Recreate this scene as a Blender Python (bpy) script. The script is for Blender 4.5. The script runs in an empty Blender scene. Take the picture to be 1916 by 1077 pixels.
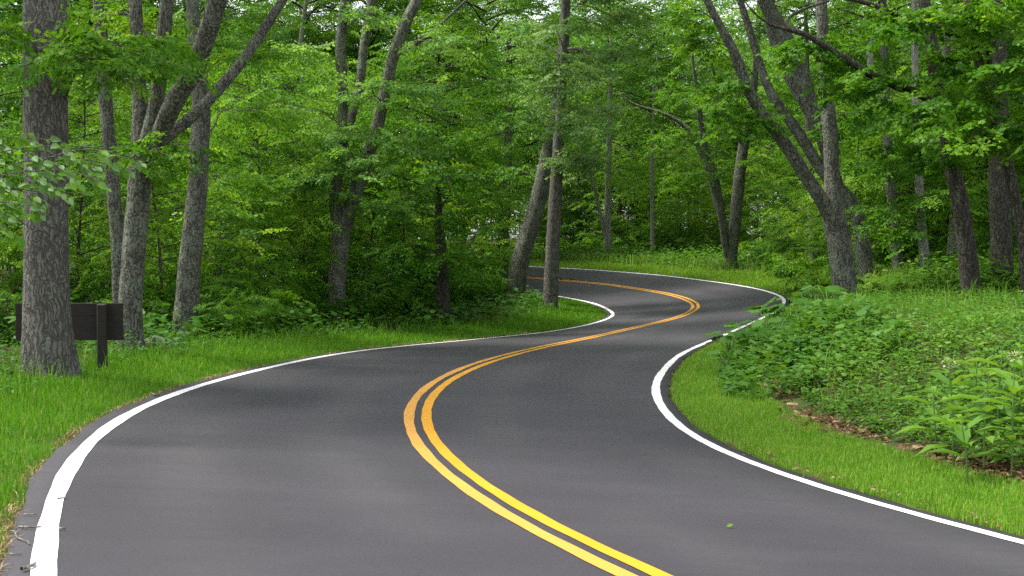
import bpy, math, random
import numpy as np

# ------------------------------------------------------------------ camera
F, YH, CX, CY, CZ = 2500.0, 450.0, 958.0, 538.5, 2.0   # photo pixels; CZ = eye height in metres
T = math.atan2(CY - YH, F)
sc = bpy.context.scene
COL = sc.collection
cam = bpy.data.objects.new('camera', bpy.data.cameras.new('camera'))
COL.objects.link(cam)
cam.data.sensor_width = 36.0
cam.data.lens = F / 1916.0 * 36.0
cam.data.clip_end = 3000.0
cam.location = (0, 0, CZ)
cam.rotation_euler = (math.pi / 2 - T, 0, 0)
sc.camera = cam

# ------------------------------------------------------------------ daylight
SUN_EL, SUN_AZ = math.radians(62), math.radians(282)   # azimuth clockwise from +Y: high over the wood on the left
w = bpy.data.worlds.new('World'); sc.world = w; w.use_nodes = True
wn, wl = w.node_tree.nodes, w.node_tree.links
bg = wn['Background']; bg.inputs['Strength'].default_value = 0.15
sky = wn.new('ShaderNodeTexSky'); sky.sky_type = 'NISHITA'; sky.sun_disc = False
sky.sun_elevation = SUN_EL; sky.sun_rotation = SUN_AZ
sky.dust_density = 1.5; sky.air_density = 1.0; sky.ozone_density = 1.0
hs = wn.new('ShaderNodeHueSaturation'); hs.inputs['Saturation'].default_value = 0.25   # thin high cloud
wl.new(sky.outputs[0], hs.inputs['Color']); wl.new(hs.outputs[0], bg.inputs['Color'])
sl = bpy.data.lights.new('sun', 'SUN'); sl.energy = 3.1; sl.angle = math.radians(12); sl.color = (1, .95, .86)
sun = bpy.data.objects.new('sun', sl); COL.objects.link(sun)
sun.rotation_euler = (math.pi / 2 - SUN_EL, 0, -SUN_AZ + math.pi)
vs = sc.view_settings
sc.display_settings.display_device = 'sRGB'
vs.view_transform = 'Standard'; vs.look = 'None'; vs.exposure = 1.22; vs.gamma = 1.0; vs.use_curve_mapping = False
cy_ = sc.cycles
cy_.max_bounces = 9; cy_.diffuse_bounces = 6; cy_.glossy_bounces = 2; cy_.transmission_bounces = 6
cy_.transparent_max_bounces = 4; cy_.caustics_reflective = False; cy_.caustics_refractive = False
cy_.use_denoising = False
sc.render.filter_size = 1.25

RNG = np.random.default_rng(11)
R_ = random.Random(5)

# ------------------------------------------------------------------ photo pixel <-> world
def ray(u, v):
    u = np.asarray(u, float); v = np.asarray(v, float)
    x = (u - CX) / F; y = -(v - CY) / F
    return np.stack([x, math.cos(T) + y * math.sin(T), -math.sin(T) + y * math.cos(T)], -1)
def proj(p):
    p = np.asarray(p, float).reshape(-1, 3) - [0, 0, CZ]
    fw = p[:, 1] * math.cos(T) - p[:, 2] * math.sin(T); up = p[:, 1] * math.sin(T) + p[:, 2] * math.cos(T)
    return np.stack([CX + F * p[:, 0] / fw, CY - F * up / fw], 1)
def at(u, v, Y):                       # the point that pixel shows at distance Y
    d = ray(u, v); return d * (Y / d[1]) + np.array([0, 0, CZ])

# ------------------------------------------------------------------ mesh helpers
def mesh_np(name, V, F_list, mat, tint=None, smooth=False):
    """V (n,3); F_list: index arrays (m,k)."""
    me = bpy.data.meshes.new(name)
    V = np.ascontiguousarray(V, np.float32)
    me.vertices.add(len(V)); me.vertices.foreach_set('co', V.ravel())
    F_list = [np.asarray(f, np.int32) for f in F_list if len(f)]
    nl = sum(f.size for f in F_list); nf = sum(len(f) for f in F_list)
    me.loops.add(nl); me.polygons.add(nf)
    me.loops.foreach_set('vertex_index', np.concatenate([f.ravel() for f in F_list]))
    tot = np.concatenate([np.full(len(f), f.shape[1], np.int32) for f in F_list])
    me.polygons.foreach_set('loop_start', np.concatenate([[0], np.cumsum(tot)[:-1]]).astype(np.int32))
    me.polygons.foreach_set('loop_total', tot)
    if smooth: me.polygons.foreach_set('use_smooth', np.ones(nf, bool))
    if tint is not None:
        a = me.attributes.new('tint', 'FLOAT', 'POINT'); a.data.foreach_set('value', np.ascontiguousarray(tint, np.float32))
    if mat is not None: me.materials.append(mat)
    me.update(calc_edges=True); me.validate(clean_customdata=False)
    return me
def link(name, me, parent=None, loc=None):
    o = bpy.data.objects.new(name, me); COL.objects.link(o)
    if parent is not None: o.parent = parent
    if loc is not None: o.location = loc
    return o
def thing(name, loc, label, cat, group=None, rz=0.0, scale=1.0):
    o = bpy.data.objects.new(name, None); COL.objects.link(o)
    o.location = loc; o.rotation_euler = (0, 0, rz); o.scale = (scale,) * 3; o.empty_display_size = .2
    o['label'] = label; o['category'] = cat
    if group: o['group'] = group
    return o
def tag(o, label=None, cat=None, group=None, kind=None):
    if label: o['label'] = label
    if cat: o['category'] = cat
    if group: o['group'] = group
    if kind: o['kind'] = kind
    return o

# ------------------------------------------------------------------ materials
def new_mat(name):
    m = bpy.data.materials.new(name); m.use_nodes = True
    nt = m.node_tree; b = nt.nodes['Principled BSDF']
    return m, nt.nodes, nt.links, b
def ramp(n, stops):
    r = n.new('ShaderNodeValToRGB'); e = r.color_ramp.elements
    while len(e) < len(stops): e.new(0.5)
    for s, (p, c) in zip(e, stops): s.position = p; s.color = (*c, 1)
    return r
def noise(n, l, scale, detail=4, rough=.55, coord=None, stretch=None):
    t = n.new('ShaderNodeTexNoise'); t.inputs['Scale'].default_value = scale
    t.inputs['Detail'].default_value = detail; t.inputs['Roughness'].default_value = rough
    tc = coord
    if tc is None: tc = n.new('ShaderNodeTexCoord').outputs['Object']
    if stretch:
        mp = n.new('ShaderNodeMapping'); mp.inputs['Scale'].default_value = stretch
        l.new(tc, mp.inputs['Vector']); tc = mp.outputs[0]
    l.new(tc, t.inputs['Vector']); return t
def math_(n, l, op, a, b):
    m = n.new('ShaderNodeMath'); m.operation = op
    for i, x in enumerate((a, b)):
        if isinstance(x, (int, float)): m.inputs[i].default_value = x
        else: l.new(x, m.inputs[i])
    return m.outputs[0]
def mixc(n, l, fac, a, b):
    m = n.new('ShaderNodeMix'); m.data_type = 'RGBA'
    if isinstance(fac, (int, float)): m.inputs[0].default_value = fac
    else: l.new(fac, m.inputs[0])
    for i, x in ((6, a), (7, b)):
        if isinstance(x, tuple): m.inputs[i].default_value = (*x, 1)
        else: l.new(x, m.inputs[i])
    return m.outputs[2]

def leaf_mat(name, stops, transl=.45, rough=.5, spec=.16, objvar=.25):
    m, n, l, b = new_mat(name)
    at_ = n.new('ShaderNodeAttribute'); at_.attribute_name = 'tint'
    oi = n.new('ShaderNodeObjectInfo')
    v = math_(n, l, 'ADD', at_.outputs['Fac'], math_(n, l, 'MULTIPLY', math_(n, l, 'SUBTRACT', oi.outputs['Random'], .5), objvar))
    r = ramp(n, stops); l.new(v, r.inputs[0])
    l.new(r.outputs[0], b.inputs['Base Color'])
    b.inputs['Roughness'].default_value = rough; b.inputs['Specular IOR Level'].default_value = spec
    tr = n.new('ShaderNodeBsdfTranslucent')
    br = n.new('ShaderNodeMix'); br.data_type = 'RGBA'; br.blend_type = 'MULTIPLY'; br.inputs[0].default_value = 1
    l.new(r.outputs[0], br.inputs[6]); br.inputs[7].default_value = (1.5, 1.35, .6, 1)
    l.new(br.outputs[2], tr.inputs['Color'])
    mx = n.new('ShaderNodeMixShader'); mx.inputs[0].default_value = transl
    l.new(b.outputs[0], mx.inputs[1]); l.new(tr.outputs[0], mx.inputs[2])
    l.new(mx.outputs[0], n['Material Output'].inputs['Surface'])
    return m
GREEN = [(0, (.022, .085, .006)), (.35, (.052, .165, .010)), (.65, (.105, .255, .016)), (1, (.23, .40, .035))]
COOLG = [(0, (.032, .105, .016)), (.4, (.075, .205, .034)), (.7, (.14, .30, .058)), (1, (.25, .42, .11))]
M_LEAF = leaf_mat('leaf_green', GREEN)
M_LEAF_COOL = leaf_mat('leaf_oak', COOLG)
M_LEAF_LIGHT = leaf_mat('leaf_bright', [(0, (.045, .14, .010)), (.5, (.11, .27, .02)), (1, (.24, .42, .05))], .45)
M_LEAF_PALE = leaf_mat('leaf_pale_oak', [(0, (.06, .15, .035)), (.5, (.14, .27, .08)), (1, (.28, .42, .17))], .42, .5, .2)
M_HERB = leaf_mat('leaf_herb', [(0, (.025, .085, .012)), (.5, (.06, .17, .02)), (1, (.15, .30, .04))], .35)
M_GRASS = leaf_mat('grass_blade', [(0, (.04, .14, .006)), (.5, (.095, .26, .012)), (.9, (.23, .42, .05)), (1, (.34, .36, .13))], .35, .5, .2, 0)
M_DRY = leaf_mat('dry_leaf', [(0, (.06, .035, .018)), (.5, (.19, .115, .06)), (1, (.42, .30, .18))], .15, .7, .2, 0)
M_FLOWER = leaf_mat('pale_flower', [(0, (.35, .38, .22)), (1, (.6, .58, .48))], .2, .6, .2, .2)

def bark_mat(name, dark, mid, light, lichen, lich_amt, plate=1.0):
    m, n, l, b = new_mat(name)
    co = n.new('ShaderNodeTexCoord').outputs['Object']
    n1 = noise(n, l, 8.0, 9, .74, co, (5 * plate, 5 * plate, .8))
    vo = n.new('ShaderNodeTexVoronoi'); vo.feature = 'DISTANCE_TO_EDGE'; vo.inputs['Scale'].default_value = 6.5
    mp = n.new('ShaderNodeMapping'); mp.inputs['Scale'].default_value = (3.0 * plate, 3.0 * plate, .42)
    nd = noise(n, l, 3.0, 3, .6, co)
    ad = n.new('ShaderNodeVectorMath'); ad.operation = 'MULTIPLY_ADD'; ad.inputs[1].default_value = (.25,) * 3
    l.new(nd.outputs['Color'], ad.inputs[0]); l.new(co, ad.inputs[2]); l.new(ad.outputs[0], mp.inputs[0]); l.new(mp.outputs[0], vo.inputs['Vector'])
    fur = n.new('ShaderNodeMapRange'); fur.inputs['From Max'].default_value = .22; l.new(vo.outputs['Distance'], fur.inputs[0])
    hgt = math_(n, l, 'ADD', math_(n, l, 'MULTIPLY', fur.outputs[0], .38), math_(n, l, 'MULTIPLY', n1.outputs['Fac'], .75))
    r = ramp(n, [(.18, dark), (.52, mid), (.88, light)]); l.new(hgt, r.inputs[0])
    n2 = noise(n, l, 3.2, 6, .68, co, (1.5, 1.5, .8)); n3 = noise(n, l, 22, 4, .65, co)
    lm = math_(n, l, 'ADD', n2.outputs['Fac'], math_(n, l, 'MULTIPLY', math_(n, l, 'SUBTRACT', n3.outputs['Fac'], .5), 1.3))
    ls = n.new('ShaderNodeMapRange'); ls.inputs['From Min'].default_value = .62 - lich_amt; ls.inputs['From Max'].default_value = .71 - lich_amt
    ls.inputs['To Max'].default_value = .7
    l.new(lm, ls.inputs[0])
    l.new(mixc(n, l, ls.outputs[0], r.outputs[0], lichen), b.inputs['Base Color'])
    b.inputs['Roughness'].default_value = .9; b.inputs['Specular IOR Level'].default_value = .15
    bp = n.new('ShaderNodeBump'); bp.inputs['Strength'].default_value = 1.0; bp.inputs['Distance'].default_value = .05
    l.new(hgt, bp.inputs['Height']); l.new(bp.outputs[0], b.inputs['Normal'])
    return m
M_OAK = bark_mat('bark_oak', (.034, .031, .027), (.115, .107, .095), (.235, .223, .20), (.27, .30, .23), -.02)
M_LICH = bark_mat('bark_lichen', (.022, .020, .016), (.085, .078, .066), (.20, .187, .160), (.235, .275, .205), .13)
M_DARK = bark_mat('bark_dark', (.018, .016, .013), (.060, .053, .045), (.12, .108, .092), (.19, .22, .15), .02)
M_PALE = bark_mat('bark_pale', (.12, .115, .10), (.30, .29, .26), (.48, .46, .41), (.46, .48, .40), .06)
M_TWIG = bark_mat('bark_twig', (.05, .04, .03), (.13, .11, .09), (.24, .21, .18), (.2, .22, .16), -.1)
M_DEAD = bark_mat('dead_wood', (.12, .10, .085), (.30, .27, .235), (.46, .42, .37), (.34, .36, .3), -.05)
M_STEM, n, l, b = new_mat('green_stem'); b.inputs['Base Color'].default_value = (.10, .19, .05, 1); b.inputs['Roughness'].default_value = .6

# ------------------------------------------------------------------ road geometry, lifted from the painted lines
LP = np.array([(82.5, 1077), (81, 1038), (84.7, 1005), (91.3, 972), (99, 934.6), (107.8, 908), (123.2, 877.4), (143, 851), (173.8, 822.4), (209, 791.6), (257.4, 765.2), (308, 744.3), (360.8, 725.6), (420, 707.6), (444, 703), (510, 685.4), (576, 672.2), (642, 660.5), (708, 651.3), (820, 641), (895, 634.3), (989, 625.4), (1064.4, 615.5), (1111, 605.1), (1136, 596.7), (1149, 588.2), (1136, 577.9), (1113, 567.5), (1083, 561), (1045, 554.2), (1002.6, 547.3)], float)
YP = np.array([(1205.4, 1077), (1124, 1043.5), (1058, 1012.7), (992, 980.8), (926, 939), (860, 895), (816.6, 857), (788, 824.6), (777, 796), (775.9, 778.4), (778.1, 760.8), (792.4, 738.8), (816.6, 717.9), (849.6, 699.2), (898, 679.4), (964, 660.7), (1030, 645.7), (1096, 633.2), (1180, 614.6), (1213.4, 607), (1246.8, 599.5), (1280.3, 590.3), (1300, 580.3), (1305.7, 572.3), (1297, 564), (1272, 554.4), (1230, 545.2), (1180, 538), (1121, 529.4), (1050, 524), (994.7, 519.2)], float)
RP = np.array([(1916, 1014), (1786, 978.6), (1698, 957.7), (1610, 934.6), (1500, 901), (1400, 865), (1334, 837.7), (1290, 814.6), (1257, 788), (1235, 761.8), (1223.6, 735.4), (1224, 729.4), (1232.8, 705), (1252.6, 678.8), (1279, 659), (1327, 639), (1371.4, 619.4), (1400, 607), (1422, 597.4), (1451.7, 581), (1468, 566.6), (1470, 563.6), (1462.4, 555.2), (1439, 545.2), (1397, 536), (1347, 528.5), (1297, 521.8), (1230, 514), (1180, 510), (1121, 505), (1050, 501.3), (983.6, 497.9)], float)
KV = np.array([497, 515, 530, 550, 570, 590, 620, 670, 730, 800, 920, 1080.])
KH = np.array([1.294, 1.684, 2.0, 2.366, 2.659, 2.788, 2.618, 2.116, 2.027, 2.057, 1.955, 1.796])
KK = np.array([-0.126, -0.189, -0.294, -0.427, -0.554, -0.554, -0.376, 0.094, 0.081, 0.16, 0.113, 0.032])
def lift(P):                            # fall of the road below the eye, found from its constant lane width
    u, v = P[:, 0], P[:, 1]
    h = np.interp(v, KV, KH) + np.interp(v, KV, KK) * (u - 1000) / 500
    d = ray(u, v); return d * (-h / d[:, 2])[:, None] + [0, 0, CZ]
def gsm(a, s):
    a = a.reshape(len(a), -1)
    k = np.exp(-.5 * (np.arange(-int(3 * s) - 1, int(3 * s) + 2) / s) ** 2); k /= k.sum(); r = len(k) // 2
    pad = np.concatenate([2 * a[:1] - a[r:0:-1], a, 2 * a[-1:] - a[-2:-r - 2:-1]])
    return np.stack([np.convolve(pad[:, c], k, 'valid') for c in range(a.shape[1])], 1)
def resamp(a, ds):
    s = np.r_[0, np.cumsum(np.linalg.norm(np.diff(a[:, :2], axis=0), axis=1))]
    t = np.arange(0, s[-1], ds)
    return np.stack([np.interp(t, s, a[:, c]) for c in range(a.shape[1])], 1)
DS = .25
lineL, lineY, lineR = [gsm(resamp(lift(P), DS), 3.0) for P in (LP, YP, RP)]
# extend the centre line past both ends of the picture
def extend(a, n, curv):
    h = math.atan2(*(a[-1, :2] - a[-9, :2])[::-1]); p = a[-1].copy(); out = []
    dz = (a[-1, 2] - a[-17, 2]) / 16
    for i in range(n):
        h += curv * DS; p = p + [math.cos(h) * DS, math.sin(h) * DS, dz * max(0, 1 - i / 40)]
        out.append(p.copy())
    return np.concatenate([a, np.array(out)])
cl = extend(lineY, 200, .004)
cl = extend(cl[::-1], 80, .035)[::-1]
NB = 80
cl = gsm(cl, 4.0)
N = len(cl)
tg = np.gradient(cl[:, :2], axis=0); tg /= np.linalg.norm(tg, axis=1)[:, None]
nr = np.stack([tg[:, 1], -tg[:, 0]], 1)
def edge(line, default, sgn):
    off = np.full(N, default); z = cl[:, 2].copy(); ok = np.zeros(N, bool)
    for i in range(N):
        d = line[:, :2] - cl[i, :2]
        al = d @ tg[i]; la = (d @ nr[i]) * sgn
        c = np.where((np.abs(al) < .5) & (la > .8) & (la < 5.5))[0]
        if len(c):
            j = c[np.argmin(np.abs(al[c]) + .05 * la[c])]; off[i] = la[j]; z[i] = line[j, 2]; ok[i] = True
    idx = np.where(ok)[0]
    off = np.interp(np.arange(N), idx, off[idx]); dz = np.interp(np.arange(N), idx, (z - cl[:, 2])[idx])
    return gsm(off, 5)[:, 0], gsm(dz, 5)[:, 0] + cl[:, 2]
offL, zL = edge(lineL, 3.05, -1)
offR, zR = edge(lineR, 3.05, 1)
SH = .19                                # asphalt beyond the white line
sd = np.arange(N) * DS
sh_l = np.full(N, .21)
def across(d, i=None):
    """road point at signed distance d from the centre (right positive), for every station."""
    d = np.broadcast_to(d, (N,))
    z = np.where(d < 0, cl[:, 2] + (zL - cl[:, 2]) * (-d / offL), cl[:, 2] + (zR - cl[:, 2]) * (d / offR))
    return np.stack([cl[:, 0] + nr[:, 0] * d, cl[:, 1] + nr[:, 1] * d, z], 1)
def ribbon(name, rows, mat, dz, parent=None):
    k = len(rows); V = np.stack(rows, 1).reshape(-1, 3) + [0, 0, dz]
    i = np.arange(N - 1)[:, None] * k + np.arange(k - 1)[None]
    Fq = np.stack([i, i + 1, i + 1 + k, i + k], -1).reshape(-1, 4)
    o = link(name, mesh_np(name, V, [Fq], mat, smooth=True), parent); return o

# ground height anywhere
def smooth(x): x = np.clip(x, 0, 1); return x * x * (3 - 2 * x)
def vnoise(x, y, s, seed=0):
    return (np.sin(x * s + 1.7 * seed + 1.3 * np.sin(y * s * .7 + seed)) + np.sin(y * s * 1.1 + 2.1 * seed + 1.1 * np.sin(x * s * .83 + 2 * seed))) * .5
def lateral(x, y):
    """station, signed lateral position, distance past the asphalt edge (>0 outside), blended edge height"""
    x = np.atleast_1d(np.asarray(x, float)); y = np.atleast_1d(np.asarray(y, float))
    st = np.zeros(len(x), int); lat = np.zeros(len(x)); dd = np.zeros(len(x)); ze = np.zeros(len(x))
    for a in range(0, len(x), 4000):
        b_ = slice(a, a + 4000)
        D2 = (x[b_, None] - cl[None, :, 0]) ** 2 + (y[b_, None] - cl[None, :, 1]) ** 2
        i = D2.argmin(1); d = (x[b_] - cl[i, 0]) * nr[i, 0] + (y[b_] - cl[i, 1]) * nr[i, 1]
        dist = np.sqrt(D2.min(1)); d = np.where(np.abs(d) < dist * .999, np.where(d < 0, -dist, dist), d)
        wt = 1 / (D2 + .05) ** 2.5; wt /= wt.sum(1)[:, None]
        zz = np.where(d < 0, wt @ zL, wt @ zR)
        st[b_] = i; lat[b_] = d; ze[b_] = zz
        dd[b_] = np.where(d < 0, -d - offL[i] - sh_l[i], d - offR[i] - SH)
    return st, lat, dd, ze
S0 = NB * DS                             # arc length at the bottom of the picture
def ground_z(x, y):
    st, lat, dd, ze = lateral(x, y); s = st * DS - S0
    x = np.atleast_1d(x); y = np.atleast_1d(y)
    out = np.maximum(dd, 0)
    bank = smooth((s + 14) / 8) * (1 - smooth((s - 34) / 14))                  # bank inside the first bend
    zr = .02 * np.minimum(out, 1.2) + bank * (.95 * smooth((out - 1.0 + .7 * smooth((s - 7) / 8)) / (4.2 - .9 * smooth((s - 7) / 8))) + .03 * np.maximum(out - 5, 0)) + (1 - bank) * .035 * np.maximum(out - 2.5, 0)
    zl = .03 * np.minimum(out, 3) + .012 * np.maximum(out - 3, 0)
    z = ze + np.where(lat > 0, zr, zl) + .05 * vnoise(x, y, 1.3, 1) * smooth((out - .6) / 2) + .12 * vnoise(x, y, .35, 2) * smooth((out - 3) / 4)
    far = smooth((np.hypot(x, y) - 110) / 120)
    z = z * (1 - far) + far * 1.0
    # under the asphalt the soil lies lower
    return np.where(dd < 0, ze - .02 - .30 * smooth(-dd / .5), z - .012)
def gz(x, y): return float(ground_z([x], [y])[0])
def hit(u, v):
    """where the ray of that photo pixel meets the ground"""
    d = ray(u, v); Y = np.linspace(4, 160, 1500); k = Y / d[1]
    z = ground_z(d[0] * k, Y); below = np.where(d[2] * k + CZ < z)[0]
    j = below[0] if len(below) else len(Y) - 1
    return np.array([d[0] * k[j], Y[j], z[j]])

# ------------------------------------------------------------------ setting: ground, road, painted lines
def nonuni(lo, hi, c0, c1, step):
    core = np.arange(c0, c1 + .01, step); g = []; p = c1; s = step
    while p < hi: s *= 1.25; p += s; g.append(p)
    q = []; p = c0; s = step
    while p > lo: s *= 1.25; p -= s; q.append(p)
    return np.array(q[::-1] + list(core) + g)
gx = nonuni(-900, 900, -20, 22, .42); gy = nonuni(-300, 1600, 0, 72, .42)
GX, GY = np.meshgrid(gx, gy); gs_, gl_, gd_, _ = lateral(GX.ravel(), GY.ravel()); gs_ = gs_ * DS - S0; GZ = ground_z(GX.ravel(), GY.ravel())
nx = len(gx); i = (np.arange(len(gy) - 1)[:, None] * nx + np.arange(nx - 1)[None]).ravel()
M_SOIL, n, l, b = new_mat('forest_floor')
co = n.new('ShaderNodeTexCoord').outputs['Object']
na = noise(n, l, 1.2, 6, .65, co); nb_ = noise(n, l, 24, 5, .7, co)
ga = n.new('ShaderNodeAttribute'); ga.attribute_name = 'tint'
r = ramp(n, [(.3, (.035, .028, .018)), (.5, (.07, .05, .03)), (.62, (.05, .07, .022)), (.8, (.045, .10, .02))])
l.new(math_(n, l, 'ADD', math_(n, l, 'MULTIPLY', na.outputs['Fac'], .6), math_(n, l, 'MULTIPLY', nb_.outputs['Fac'], .45)), r.inputs[0])
th_ = ramp(n, [(.3, (.035, .075, .010)), (.7, (.085, .18, .018))]); l.new(nb_.outputs['Fac'], th_.inputs[0])
l.new(mixc(n, l, ga.outputs['Fac'], r.outputs[0], th_.outputs[0]), b.inputs['Base Color']); b.inputs['Roughness'].default_value = .95; b.inputs['Specular IOR Level'].default_value = .1
bp = n.new('ShaderNodeBump'); bp.inputs['Strength'].default_value = .6; bp.inputs['Distance'].default_value = .05; l.new(nb_.outputs['Fac'], bp.inputs['Height']); l.new(bp.outputs[0], b.inputs['Normal'])
g = link('ground', mesh_np('ground', np.stack([GX.ravel(), GY.ravel(), GZ], 1), [np.stack([i, i + 1, i + 1 + nx, i + nx], 1)], M_SOIL, np.where(gl_ > 0, 1 - smooth((gd_ - np.where(gs_ > 24, 3.8, 1.15)) / .5), 1 - smooth((gd_ - 1.9) / .7)) * (gd_ > .06), smooth=True))
tag(g, kind='structure')

M_ASPH, n, l, b = new_mat('asphalt')
co = n.new('ShaderNodeTexCoord').outputs['Object']
n1 = noise(n, l, 55, 4, .75, co); n2 = noise(n, l, .55, 4, .6, co); n3 = noise(n, l, 1.0, 3, .55, co, (.25, 1.6, 1)); n4 = noise(n, l, 260, 2, .6, co)
v = math_(n, l, 'ADD', math_(n, l, 'MULTIPLY', n1.outputs['Fac'], .47), math_(n, l, 'ADD', math_(n, l, 'MULTIPLY', n2.outputs['Fac'], .45), math_(n, l, 'MULTIPLY', n3.outputs['Fac'], .18)))
r = ramp(n, [(.30, (.021, .019, .0235)), (.55, (.0335, .0305, .0375)), (.8, (.053, .049, .058))]); l.new(v, r.inputs[0])
vo = n.new('ShaderNodeTexVoronoi'); vo.inputs['Scale'].default_value = 38; l.new(co, vo.inputs['Vector'])
pk = n.new('ShaderNodeMapRange'); pk.inputs['From Min'].default_value = .06; pk.inputs['From Max'].default_value = .03; l.new(vo.outputs['Distance'], pk.inputs[0])
wt_ = n.new('ShaderNodeAttribute'); wt_.attribute_name = 'tint'
nw = noise(n, l, 3.0, 5, .65, co, (.5, 2.2, 1))
wr = mixc(n, l, math_(n, l, 'MULTIPLY', wt_.outputs['Fac'], math_(n, l, 'MULTIPLY', nw.outputs['Fac'], .75)), r.outputs[0], (.085, .081, .085))
vs2 = n.new('ShaderNodeSeparateColor'); l.new(vo.outputs['Color'], vs2.inputs[0])
gate = math_(n, l, 'GREATER_THAN', vs2.outputs[0], .93)
l.new(mixc(n, l, math_(n, l, 'MULTIPLY', pk.outputs[0], gate), wr, (.30, .29, .27)), b.inputs['Base Color'])
rr = n.new('ShaderNodeMapRange'); rr.inputs['To Min'].default_value = .52; rr.inputs['To Max'].default_value = .72; l.new(n3.outputs['Fac'], rr.inputs[0]); l.new(rr.outputs[0], b.inputs['Roughness'])
b.inputs['Specular IOR Level'].default_value = .32
bp = n.new('ShaderNodeBump'); bp.inputs['Strength'].default_value = .35; bp.inputs['Distance'].default_value = .006
l.new(math_(n, l, 'ADD', n1.outputs['Fac'], n4.outputs['Fac']), bp.inputs['Height']); l.new(bp.outputs[0], b.inputs['Normal'])
wob = .018 * np.sin(sd * 1.9) + .014 * np.sin(sd * 4.3 + 1) + .010 * np.sin(sd * 9.1)
dl = -(offL + sh_l + wob); dr_ = offR + SH + wob[::-1]
QS = np.linspace(-1, 1, 33)
rows = [across(dl) - [0, 0, .10], across(dl)] + [across(q * (offL if q < 0 else offR)) for q in QS] + [across(dr_), across(dr_) - [0, 0, .10]]
tk = np.zeros((N, len(rows)))
for c0, a0 in ((-.76, .7), (-.26, .8), (.26, .9), (.76, .75)):
    cc = c0 + .05 * np.sin(sd * .21 + 5 * c0)[:, None]
    tk[:, 2:-2] += a0 * np.exp(-((QS[None] - cc) / .10) ** 2) * np.clip(.45 + .35 * np.sin(sd * .37 + 9 * c0) + .3 * np.sin(sd * .93 + 4 * c0), 0, 1)[:, None]
road = tag(ribbon('road', rows, M_ASPH, 0.0), kind='structure')
ta = road.data.attributes.new('tint', 'FLOAT', 'POINT'); ta.data.foreach_set('value', tk.astype(np.float32).ravel())

def paint(name, c0, c1, wear):
    m, n, l, b = new_mat(name); co = n.new('ShaderNodeTexCoord').outputs['Object']
    a = noise(n, l, 60, 5, .7, co); c = noise(n, l, 1.5, 4, .6, co)
    r = ramp(n, [(.35, c0), (.62, c1)]); l.new(math_(n, l, 'ADD', math_(n, l, 'MULTIPLY', a.outputs['Fac'], .5), math_(n, l, 'MULTIPLY', c.outputs['Fac'], .5)), r.inputs[0])
    sp = n.new('ShaderNodeMapRange'); sp.inputs['From Min'].default_value = wear; sp.inputs['From Max'].default_value = wear + .05; l.new(a.outputs['Fac'], sp.inputs[0])
    l.new(mixc(n, l, sp.outputs[0], r.outputs[0], (.12, .115, .11)), b.inputs['Base Color'])
    b.inputs['Roughness'].default_value = .6; b.inputs['Specular IOR Level'].default_value = .3
    bp = n.new('ShaderNodeBump'); bp.inputs['Strength'].default_value = .3; bp.inputs['Distance'].default_value = .003; l.new(a.outputs['Fac'], bp.inputs['Height']); l.new(bp.outputs[0], b.inputs['Normal'])
    return m
M_WHITE = paint('white_paint', (.68, .68, .665), (.80, .80, .785), .69)
M_YEL = paint('yellow_paint', (.58, .265, .006), (.64, .31, .012), .68)
M_ORA = paint('orange_yellow_paint', (.53, .25, .035), (.60, .305, .055), .70)
jit = lambda s: .004 * np.sin(sd * 2.3 + s) + .003 * np.sin(sd * 7.1 + 2 * s) + .002 * np.sin(sd * 23 + s)
def stripe(name, c, wdt, mat, s, label):
    return tag(ribbon(name, [across(c - wdt / 2 + jit(s)), across(c + wdt / 2 + jit(s + 3))], mat, .005, road), label)
stripe('edge_line', -offL, .125, M_WHITE, 0, 'white edge line along the left side of the road')
stripe('edge_line', offR, .115, M_WHITE, 1, 'white edge line along the right side of the road')
stripe('center_line', np.zeros(N) - .098, .112, M_ORA, 2, 'orange-yellow stripe of the double centre line')
stripe('center_line', np.zeros(N) + .098, .112, M_YEL, 4, 'bright yellow stripe of the double centre line')

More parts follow.
